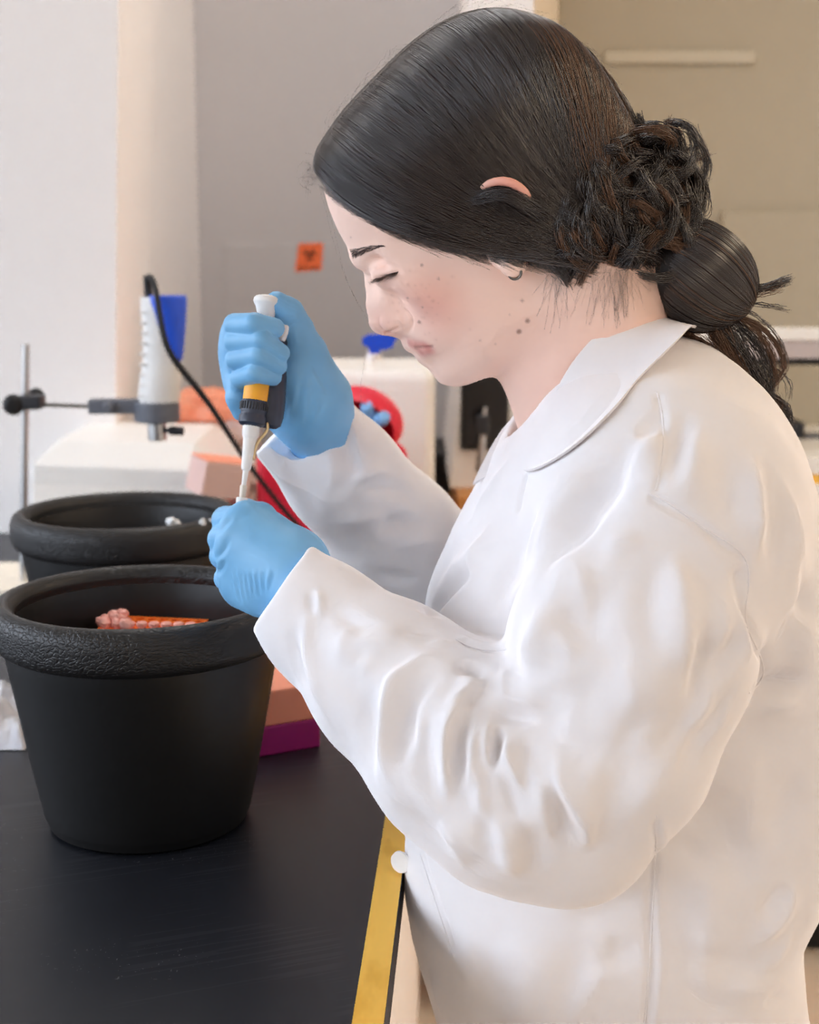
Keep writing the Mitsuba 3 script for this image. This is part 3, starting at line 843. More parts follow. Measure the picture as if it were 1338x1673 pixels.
jaw_px = [(690, 637), (752, 625), (775, 621), (800, 611), (830, 593), (870, 570), (960, 535)]
X1, Z1 = head.ax[0].astype(float), head.ax[2].astype(float)
dF = side_field(face_px, [(747, 700), (1300, 700), (1300, -60), (760, -60)], X1, Z1)
dF = ndimage.gaussian_filter(dF, 3.0)
dJ = side_field(jaw_px, [(1300, 480), (1300, -60), (300, -60), (300, 641)], X1, Z1)
gx, gz = np.meshgrid(X1, Z1, indexing='ij')
o_, q_ = at(545, 360, YM), at(735, 605, YM)
fd = (q_ - o_)[[0, 2]] / np.linalg.norm((q_ - o_)[[0, 2]])
tf = ((gx - o_[0]) * fd[0] + (gz - o_[2]) * fd[1]) / 0.00046          # along the face, in photograph pixels
Wm = np.interp(tf, [-300, -80, 0, 90, 150, 200, 250, 310, 380, 450], [0.074, 0.074, 0.0715, 0.068, 0.0670, 0.0655, 0.0630, 0.0600, 0.0575, 0.057])
S = inflate(dF, 0.078, 1.0) * Wm ** 2
phi2 = lambda S: S
Yw2 = (head.ax[1] - YM)[None, :, None] ** 2
fbase = (Yw2 - S[:, None, :]) / (2 * 0.066)
SJ = inflate(dJ, 0.034, 1.0) * (np.clip(Wm, 0, 0.064) * 0.98) ** 2 + np.maximum(dJ - 0.022, 0) * 0.3
jbase = (Yw2 - SJ[:, None, :]) / (2 * 0.055)
head.f = smax(fbase, jbase, 0.010).astype(np.float32)
# only the front of that shape is the face: end it behind the ear
XX = head.ax[0][:, None, None]
back = XX - at(985, 300, YM)[0]
head.f = smax(head.f, np.broadcast_to(back, head.f.shape), 0.03).astype(np.float32)
# and it stays under the hair
crown = ndimage.gaussian_filter(side_field(OUTLINE, [(1000, 560), (560, 420)], X1, Z1), 1.5) - 0.006
dHL = side_field(HAIRLINE, [(1250, 440), (1250, -200), (380, -200), (380, 290)], X1, Z1)
Sc = np.where(dHL < 0.006, 0.1, inflate(crown, 0.080, 0.0755))
head.f = smax(head.f, np.broadcast_to((Yw2 - Sc[:, None, :]) / (2 * 0.072), head.f.shape), 0.004).astype(np.float32)
ZZ = head.ax[2][None, None, :]
# neck
nk = [sp(985, 420), sp(965, 520), sp(955, 610), sp(985, 760)]
head.chain(nk, [0.050, 0.0475, 0.049, 0.050], 0.034, 1.16)
head.cone(sp(872, 552, 0), sp(908, 690, 0), 0.016, 0.017, 0.020)                       # front of the throat
both(lambda p: head.cone(p[0], p[1], 0.010, 0.009, 0.016), [sp(935, 470, 0.045), sp(888, 700, 0.012)])   # neck muscle
# brow, sockets, eyes
both(lambda p: head.cone(p[0], p[1], 0.007, 0.006, 0.012), [sp(592, 420, 0.012), sp(640, 408, 0.040)])
both(lambda p: head.ell(p[0], [0.0150, 0.0080, 0.0110], 0.012, rot=8, op='cut'), [sp(622, 448, 0.0360)])
both(lambda p: head.ell(p[0], [0.0150, 0.0128, 0.0125], 0.006), [sp(641, 447, 0.0262)])
# cheek bone
both(lambda p: head.ell(p[0], [0.020, 0.010, 0.012], 0.02, rot=-20), [sp(690, 462, 0.046)])
# nose
head.chain([sp(615, 444), sp(618, 470), sp(619, 498), sp(625, 522)], [0.0064, 0.0066, 0.0078, 0.0104], 0.007)
both(lambda p: head.chain(p, [0.0065, 0.0090, 0.0095], 0.012), [sp(624, 458, 0.005), sp(640, 490, 0.009), sp(654, 518, 0.012)])
head.cone(sp(627, 528), sp(662, 541), 0.0072, 0.0065, 0.005)
both(lambda p: head.ell(p[0], [0.0112, 0.0062, 0.0082], 0.0035), [sp(649, 526, 0.0135)])
both(lambda p: head.chain(p, [0.0016, 0.0026, 0.0022], 0.002, op='cut'), [sp(630, 544, 0.006), sp(640, 541, 0.0100), sp(651, 537, 0.0130)])
# lips
both(lambda p: head.chain(p, [0.0060, 0.0052, 0.0028], 0.005), [sp(674, 560, 0), sp(683, 561, 0.012), sp(705, 566, 0.0245)])
both(lambda p: head.chain(p, [0.0066, 0.0056, 0.0028], 0.005), [sp(696, 577, 0), sp(700, 575, 0.012), sp(706, 568, 0.0235)])
head.ell(sp(741, 600), [0.013, 0.015, 0.0115], 0.016)
# ears
def ear(p):
    head.ell(p[0], [0.017, 0.006, 0.030], 0.006, rot=-12)
    c = smooth_curve(p[1:7], 16)
    head.chain(c, np.interp(np.linspace(0, 1, 16), [0, .2, .5, .8, 1], [0.0010, 0.0019, 0.0025, 0.0022, 0.0010]), 0.0025)
    head.ell(p[7], [0.0085, 0.0045, 0.0085], 0.005)
both(ear, [sp(833, 368, 0.074), sp(784, 311, 0.0815), sp(799, 300, 0.0865), sp(820, 296, 0.0895), sp(842, 302, 0.090), sp(857, 314, 0.0880), sp(865, 326, 0.081), sp(839, 434, 0.0780)])
hm_ = head.mesh(5)
# keep the outermost piece
v, f = np.array(hm_.vertices), np.array(hm_.faces)
from trimesh.ray.ray_pyembree import RayMeshIntersector
finter = RayMeshIntersector(trimesh.Trimesh(v, f, process=False))
hn = vnormals(v, f)
def on_face(px, lift=0.0004):
    """points of the skin that the photograph shows at these pixels"""
    p = np.asarray(px, float).reshape(-1, 2)
    d = FWD + (p[:, :1] - 669) / FPX * np.array([[1.0, 0, 0]]) + (836.5 - p[:, 1:2]) / FPX * UP
    loc, ir, tri = finter.intersects_location(np.tile(EYE, (len(p), 1)), d, multiple_hits=False)
    out = np.array([at(x, y, YM - 0.01) for x, y in p])
    n = hn[f[tri]].mean(1)
    out[ir] = loc + n / np.linalg.norm(n, axis=1, keepdims=True) * np.broadcast_to(lift, (len(p),))[ir][:, None]
    return out
# soften the line between jaw and neck
sm2 = trimesh.Trimesh(v, f, process=False)
taubin(sm2, 45, 0.6, 0.0)
pj = project(v)
wj = np.clip((pj[:, 0] - 775) / 40, 0, 1) * np.clip((pj[:, 1] - 475) / 25, 0, 1) * np.clip((np.abs(v[:, 1] - YM) - 0.025) / 0.01, 0, 1)
v = v + (np.array(sm2.vertices) - v) * wj[:, None]
finter = RayMeshIntersector(trimesh.Trimesh(v, f, process=False))
hn = vnormals(v, f)
hdisp = np.zeros(len(v))
for pts, amp, sig in (([(612, 456), (624, 454), (637, 449), (652, 445)], -0.9, 1.0), ([(607, 440), (620, 434), (636, 433), (648, 437), (656, 444)], -0.8, 1.2), ([(616, 448), (628, 445), (642, 441)], 0.4, 1.6),
                      ([(616, 468), (634, 466), (652, 457)], -0.4, 2.5), ([(663, 508), (672, 520), (672, 534), (665, 543)], -1.6, 1.8), ([(678, 530), (692, 545), (704, 556)], -0.4, 3.0),
                      ([(677, 567.5), (688, 567.5), (699, 567), (709, 564.5)], -1.3, 1.1), ([(706, 590), (716, 586)], -0.6, 3.0), ([(630, 543), (641, 540.5), (652, 535)], -1.6, 1.2), ([(648, 520), (655, 524), (656, 532)], 0.7, 2.2)):
    s_ = on_face(smooth_curve(pts, 50) if len(pts) > 2 else np.linspace(pts[0], pts[1], 50), 0.0)
    tp = np.sin(np.pi * np.linspace(0.04, 0.96, 50)) ** 0.4
    for q_ in (s_, np.stack([s_[:, 0], 2 * YM - s_[:, 1], s_[:, 2]], 1)):
        d_, j_ = cKDTree(q_).query(v, distance_upper_bound=3 * sig * 1e-3)
        ok = np.isfinite(d_)
        hdisp[ok] += amp * 1e-3 * np.exp(-(d_[ok] / (sig * 1e-3)) ** 2) * tp[j_[ok]]
v = v + hn * hdisp[:, None]
finter = RayMeshIntersector(trimesh.Trimesh(v, f, process=False))
hn = vnormals(v, f)
pix = project(v)
base = np.array(C(247, 213, 196)) * np.ones((len(v), 1))
def tint(c0, pt, r, a, w=None):
    d = np.linalg.norm((v - pt) / (np.array([1, 1, 1]) if w is None else np.asarray(w)), axis=1)
    k = (a * np.exp(-(d / r) ** 2))[:, None]
    return c0 * (1 - k) + np.array(C(*col)) * k
for s in (1, -1):
    fl = lambda p: np.array([p[0], YM + (p[1] - YM) * s, p[2]])
    col = (226, 138, 122); base = tint(base, fl(sp(705, 500, 0.055)), 0.026, 0.45)
    col = (222, 140, 124); base = tint(base, fl(sp(640, 522, 0.008)), 0.013, 0.45)
    col = (198, 140, 120); base = tint(base, fl(sp(640, 452, 0.036)), 0.013, 0.5)
    col = (224, 130, 110); base = tint(base, fl(sp(832, 310, 0.088)), 0.022, 0.7)
for q, r_, a_ in ([((x, y), 0.0040, 0.42) for x, y in ((667, 560), (672, 562), (679, 562), (686, 563), (693, 564), (700, 566), (686, 575), (691, 577), (697, 576), (703, 573))] + [((x, 567.5 - 0.08 * max(0, x - 685)), 0.0012, 0.42) for x in np.linspace(678, 707, 14)]):
    for s in (1, -1):
        c_ = on_face([q], 0.0)[0]; c_[1] = YM + (c_[1] - YM) * s
        col = (190, 84, 84) if r_ > 0.002 else (110, 46, 46)
        base = tint(base, c_, r_, a_)
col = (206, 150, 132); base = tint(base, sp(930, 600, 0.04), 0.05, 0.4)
fr = np.random.default_rng(21)
for k in range(45):
    c = sp(fr.normal(680, 38), fr.normal(490, 34), 0)
    d = np.hypot(v[:, 0] - c[0], v[:, 2] - c[2])
    k_ = (fr.uniform(0.05, 0.18) * np.exp(-(d / fr.uniform(0.0007, 0.0013)) ** 2) * (v[:, 1] < YM - 0.012))[:, None]
    base = base * (1 - k_) + np.array(C(150, 90, 66)) * k_
for (px, py, r, a) in ((860, 523, .0020, .95), (847, 541, .0022, .95), (851, 490, .0014, .7), (689, 433, .0012, .75), (716, 455, .0012, .6), (685, 528, .0015, .8), (666, 487, .001, .5), (571, 388, .0009, .4), (690, 502, .0009, .5), (784, 556, .0011, .35), (831, 513, .001, .3), (1000, 504, .0012, .8), (809, 562, .001, .3)):
    c = sp(px, py, 0.05)
    d = np.hypot(v[:, 0] - c[0], v[:, 2] - c[2])
    k_ = (0.72 * a * np.exp(-(d / (0.85 * r)) ** 4) * (v[:, 1] < YM))[:, None]
    base = base * (1 - k_) + np.array(C(104, 58, 44)) * k_
hair_tint = np.clip((pix[:, 0] - 920) / 120, 0, 1) * np.clip((530 - pix[:, 1]) / 90, 0, 1) * 0.5          # fine hairs at the nape
base = base * (1 - hair_tint[:, None]) + np.array(C(120, 84, 66)) * hair_tint[:, None]
# the rest of the body, inside the clothes
bod = Vol([-0.12, 0.80, 0.0], [0.36, 1.36, 1.36], 0.012)
sh = [sp(1010, 660, 0), at(1085, 800, 0.93), at(1085, 800, 1.24)]
bod.cone(sp(1000, 690), sp(1020, 860), 0.040, 0.085, 0.03, 1.3)
bod.cone(sp(1020, 860), sp(1020, 1300), 0.090, 0.090, 0.03, 1.35)
bod.cone(sp(1020, 1300), sp(1020, 1640), 0.095, 0.115, 0.03, 1.3)
for s in (0, 1):
    fl = (lambda p: p) if s == 0 else (lambda p: np.array([p[0], 2 * YM - p[1], p[2]]))
    hip, knee, ankle, toe = fl(sp(1020, 1660, 0.07)), fl(np.array([0.15, YM - 0.075, 0.47])), fl(np.array([0.18, YM - 0.08, 0.085])), fl(np.array([0.05, YM - 0.09, 0.035]))
    bod.cone(hip, knee, 0.075, 0.052, 0.02)
    bod.cone(knee, ankle, 0.050, 0.032, 0.02)
    bod.cone(ankle, toe, 0.032, 0.024, 0.02)
    bod.cone(ankle, fl(np.array([0.2, YM - 0.08, 0.035])), 0.032, 0.03, 0.02)
bod.chain([at(1085, 800, 0.955), at(930, 1325, 0.875), at(760, 1218, 0.895), at(640, 1115, 0.935), at(490, 982, 0.99)], [0.045, 0.034, 0.032, 0.026, 0.018], 0.01)
bod.chain([at(1085, 800, 1.22), at(860, 960, 1.27), at(755, 985, 1.27), at(640, 868, 1.225), at(540, 752, 1.18)], [0.045, 0.034, 0.032, 0.026, 0.018], 0.01)
bm = bod.mesh(3)
allv = np.vstack([v, np.array(bm.vertices)])
allf = np.vstack([f, np.array(bm.faces) + len(v)])
scene['m_skin'] = {'type': 'twosided', 'b': {'type': 'principled', 'base_color': {'type': 'mesh_attribute', 'name': 'vertex_color'}, 'roughness': 0.48, 'specular': 0.4}}
part(person, 'body', trimesh.Trimesh(allv, allf, process=False), 'm_skin', True, 'fair freckled face in profile, looking down', color=np.vstack([np.clip(base, 0, 1), np.tile(C(228, 186, 170), (len(bm.vertices), 1))]))

# ---- eyebrow, lashes, ear ring
mat('hair', {'type': 'principled', 'base_color': {'type': 'rgb', 'value': C(31, 21, 18)}, 'roughness': 0.25, 'eta': 1.9, 'clearcoat': 0.4, 'clearcoat_gloss': 0.85})
plain('hair_brown', C(86, 59, 40), 0.34, 0.7)
plain('hair_dark', C(20, 14, 13), 0.45, 0.3)
plain('lash', C(58, 38, 32), 0.6, 0.2)
def brow(side):
    r = np.random.default_rng(5)
    n = 170
    top = smooth_curve([(571, 407), (588, 405), (608, 401), (628, 401)], 60)
    bot = smooth_curve([(577, 423), (592, 417), (610, 408), (630, 403)], 60)
    i = (r.random(n) ** 1.6 * 59).astype(int)
    t_ = r.random(n)[:, None]
    j = np.minimum(59, i + 8)
    a = bot[i] * (1 - t_) + top[i] * t_
    b = (bot[j] * (1 - t_) + top[j] * t_) * 0.7 + 0.3 * top[j]
    P = np.stack([on_face(a, 0.0001), on_face((a + b) / 2, 0.0007), on_face(b, 0.0008)], 1)
    if side < 0: P[:, :, 1] = 2 * YM - P[:, :, 1]
    return strands(P, np.array([0.00016, 0.00015, 0.00006]))
part(person, 'eyebrow', brow(1), 'm_lash', False)
part(person, 'eyebrow', brow(-1), 'm_lash', False)
def lashes(side):
    r = np.random.default_rng(6)
    rim = smooth_curve([(613, 455), (624, 453), (637, 448), (651, 444)], 60)
    n = 80
    a = on_face(rim[(r.random(n) * 59).astype(int)], 0.0)
    d = np.array([-0.55, -0.45, -0.60]) + r.normal(0, 0.16, (n, 3))
    d /= np.linalg.norm(d, axis=1, keepdims=True)
    L = r.uniform(0.0045, 0.008, (n, 1))
    P = np.stack([a, a + d * L * 0.5, a + d * L + [-0.0008, 0, 0.0009]], 1)
    lid = on_face(rim, 0.0002)
    q = lid[np.linspace(0, 59, 24).astype(int)]
    P = np.concatenate([P, np.stack([q[:-1], (q[:-1] + q[1:]) / 2, q[1:]], 1)])
    if side < 0: P[:, :, 1] = 2 * YM - P[:, :, 1]
    return strands(P, np.array([0.00018, 0.00015, 0.00007]))
part(person, 'eyelashes', lashes(1), 'm_lash', False)
part(person, 'eyelashes', lashes(-1), 'm_lash', False)
e_ = sp(841, 446, 0.080)
th = np.linspace(-0.4, np.pi + 0.7, 24)
part(person, 'earring', tube(np.stack([e_[0] + 0.0042 * np.cos(th), e_[1] - 0.001 + 0.002 * np.sin(th * 0.5), e_[2] - 0.0042 * np.sin(th)], 1), 0.0009, 8), 'm_dark_steel', True, 'small dark hoop earring')

# ---- shirt under the coat
plain('shirt', C(226, 200, 196), 0.8, 0.2)
sv = Vol([-0.06, YM - 0.12, 0.9], [0.34, YM + 0.12, 1.36], 0.003)
sv.cone(sp(975, 690), sp(990, 800), 0.044, 0.078, 0.02)
sv.cone(sp(938, 765), sp(915, 860), 0.034, 0.055, 0.02)
sm_ = sv.mesh(4)
part(person, 'shirt', sm_, 'm_shirt', True)
ringp = []
for a in np.linspace(0, 2 * np.pi, 60):
    ringp.append(sp(944, 698) + np.array([0.043 * math.cos(a), 0.046 * math.sin(a), 0.030 * -math.cos(a) * -0.75]))
cr = np.array(ringp)
part(person, 'shirt_collar', cat([tube(cr + [0, 0, 0.003 * k - 0.004], 0.0026, 8, False) for k in range(4)]), 'm_shirt', True, 'ribbed pink neckband')
# ---- trousers and shoes, below the frame
tr = Vol([-0.02, 0.84, 0.04], [0.34, 1.32, 0.80], 0.006)
for s in (1, -1):
    tr.chain([np.array([0.17, YM - s * 0.07, 0.72]), np.array([0.15, YM - s * 0.075, 0.47]), np.array([0.18, YM - s * 0.08, 0.10])], [0.092, 0.068, 0.052], 0.01)
part(person, 'trousers', tr.mesh(3), plain('denim', C(40, 46, 62), 0.8, 0.2), True)
for s in (1, -1):
    so = Vol([-0.02, YM - s * 0.085 - 0.08, 0.0], [0.28, YM - s * 0.085 + 0.08, 0.14], 0.004)
    so.chain([np.array([0.20, YM - s * 0.08, 0.045]), np.array([0.10, YM - s * 0.085, 0.042]), np.array([0.04, YM - s * 0.09, 0.038])], [0.041, 0.040, 0.034], 0.01)
    so.cone([0.18, YM - s * 0.08, 0.05], [0.18, YM - s * 0.08, 0.10], 0.04, 0.036, 0.01)
    so.put(lambda X, Y, Z: Z - 0.004 + 0 * X + 0 * Y, so.lo, so.lo + 0.3, 0.002, 'cut')
    part(person, 'shoe', so.mesh(2), 'm_black', True)
# ---- the lab coat
plain('coat', C(229, 227, 228), 0.8, 0.15, sheen=0.1)
plain('coat_plain', C(230, 228, 229), 0.8, 0.15, sheen=0.15)
plain('thread', C(222, 216, 214), 0.8, 0.1)
CH = 0.0026
coat = Vol([-0.135, 0.775, 0.50], [0.375, 1.385, 1.365], CH)
rows = [(560, 945, 1160, .050), (600, 898, 1196, .085), (650, 866, 1238, .125), (720, 822, 1284, .165), (800, 782, 1312, .185), (900, 730, 1346, .195), (1000, 694, 1378, .198), (1100, 688, 1390, .195),
        (1200, 680, 1388, .190), (1300, 668, 1376, .186), (1400, 657, 1325, .184), (1480, 667, 1290, .184), (1600, 700, 1298, .190), (1680, 722, 1322, .196), (1800, 745, 1385, .21), (2100, 775, 1430, .225)]
rz = np.array([[at(xl, py, YM)[2], at(xl, py, YM)[0], at(xr, py, YM)[0], w] for py, xl, xr, w in rows])[::-1]
zl = coat.ax[2].astype(float)
xl_, xr_, wb = (PchipInterpolator(rz[:, 0], rz[:, k], extrapolate=True)(zl) for k in (1, 2, 3))
cx, ra = (xl_ + xr_) / 2, np.maximum((xr_ - xl_) / 2, 0.01)
wb = np.maximum(wb, 0.01)
gx, gy = coat.ax[0][:, None, None], coat.ax[1][None, :, None]
q = (np.abs((gx - cx[None, None]) / ra[None, None]) ** 2.3 + np.abs((gy - YM) / wb[None, None]) ** 2.3) ** (1 / 2.3)
tors = (q - 1) * np.minimum(ra, wb)[None, None] * 0.9
ztop = at(1050, 545, YM)[2]
tors = smax(tors, np.broadcast_to(coat.ax[2][None, None] - ztop, tors.shape), 0.02)
coat.f = np.minimum(0.5, tors).astype(np.float32)
del q, tors
# far arm first, with a tight seam against the body
far_pts = [at(1085, 790, 1.235), at(860, 960, 1.275), at(755, 985, 1.27), at(640, 868, 1.225), at(560, 775, 1.19), at(478, 682, 1.15)]
coat.chain(far_pts, [0.075, 0.066, 0.060, 0.0535, 0.047, 0.0415], 0.012)
coat.cone(at(690, 850, 1.21), at(660, 835, 1.20), 0.022, 0.018, 0.012)
# near arm
coat.cone(at(1090, 745, 1.00), at(1095, 805, 0.945), 0.062, 0.064, 0.055)
coat.cone(at(1095, 805, 0.945), at(1085, 880, 0.915), 0.064, 0.072, 0.035)
coat.chain([at(1085, 880, 0.915), at(1030, 1060, 0.885), at(975, 1215, 0.875), at(925, 1325, 0.875)], [0.0720, 0.0755, 0.071, 0.0565], 0.010)
coat.chain([at(925, 1325, 0.875), at(850, 1290, 0.875), at(760, 1218, 0.895), at(640, 1115, 0.935), at(530, 1020, 0.975), at(440, 935, 1.008)], [0.0560, 0.0640, 0.0635, 0.0525, 0.0405, 0.0335], 0.014)
# cuffs: cut square and hollowed
def cuff_cut(a, b, p_in, p_out, r):
    n = (p_out - p_in) * [1, 0.1, 1]
    n /= np.linalg.norm(n)
    c = (a + b) / 2
    coat.put(lambda X, Y, Z: -((X - c[0]) * n[0] + (Y - c[1]) * n[1] + (Z - c[2]) * n[2]), c - 0.12 + 0.07 * n, c + 0.12 + 0.07 * n, 0.002, 'cut')
    coat.cone(c + n * 0.03, c - n * 0.001, r, r * 0.8, 0.002, op='cut')
cl_, cu_ = at(400, 1003, 1.0), at(527, 904, 1.0)
fl_, fu_ = at(417, 747, 1.15), at(554, 634, 1.15)
cuff_cut(cl_, cu_, at(640, 1115, 0.935), at(440, 935, 1.008), 0.0285)
cuff_cut(fl_, fu_, at(640, 868, 1.225), at(478, 682, 1.15), 0.035)
# neck opening
coat.cone(sp(930, 560), sp(960, 700), 0.050, 0.056, 0.008, op='cut')
coat.cone(sp(930, 640), sp(885, 735), 0.050, 0.022, 0.008, op='cut')
# hem hollow
coat.put(lambda X, Y, Z: Z - 0.56 + 0 * X + 0 * Y, coat.lo, [1, 2, 0.6], 0.004, 'cut')
cm = coat.mesh(6)
del coat
cm = max(cm.split(only_watertight=False), key=lambda m: len(m.vertices))
cv, cf = np.array(cm.vertices), np.array(cm.faces)
cn = vnormals(cv, cf)
ctree = cKDTree(cv)
cpx = project(cv)
import trimesh.ray
try:
    from trimesh.ray.ray_pyembree import RayMeshIntersector
except Exception:
    from trimesh.ray.ray_triangle import RayMeshIntersector
inter = RayMeshIntersector(trimesh.Trimesh(cv, cf, process=False))


def surf(pts):
    """the points of the coat that the photograph shows at these pixels"""
    p = np.asarray(pts, float)
    d = FWD + (p[:, :1] - 669) / FPX * np.array([[1.0, 0, 0]]) + (836.5 - p[:, 1:2]) / FPX * UP
    loc, ir, _ = inter.intersects_location(np.tile(EYE, (len(p), 1)), d, multiple_hits=False)
    out = {i: l for i, l in zip(ir, loc)}
    return np.array([out[i] for i in range(len(p)) if i in out])


disp = np.zeros(len(cv))
wv = cv + 0.011 * (np.stack([meshkit.fbm(cv * 17 + 5.3 * k, 2, 40 + k) for k in range(3)], 1) - 0.5)      # folds wander a little


def stroke(pts, amp, sig, ends=0.42, grow=None):
    """a fold on the coat: amp mm high (negative: a groove), sig mm wide, along the curve seen at these pixels"""
    p = np.asarray(pts, float)
    c = smooth_curve(p, 60) if len(p) > 2 else np.linspace(p[0], p[1], 60)
    s = surf(c)
    if len(s) < 5: return
    t = np.linspace(0, 1, len(s))
    tap = np.clip(np.minimum(t / max(ends, 1e-3), (1 - t) / max(ends, 1e-3)), 0, 1)
    tap = tap * tap * (3 - 2 * tap)
    lo_, hi_ = s.min(0) - sig * 3.4e-3, s.max(0) + sig * 3.4e-3
    idx = np.nonzero(((wv > lo_) & (wv < hi_)).all(1))[0]
    if not len(idx): return
    d, j = cKDTree(s).query(wv[idx], distance_upper_bound=sig * 3e-3)
    ok = np.isfinite(d)
    d, j = d[ok], j[ok]
    w = sig * 1e-3 * (0.55 + 0.45 * tap[j])
    disp[idx[ok]] += 1.75 * amp * 1e-3 * np.exp(-(d / w) ** (1.6 if amp > 0 else 2.0)) * tap[j]


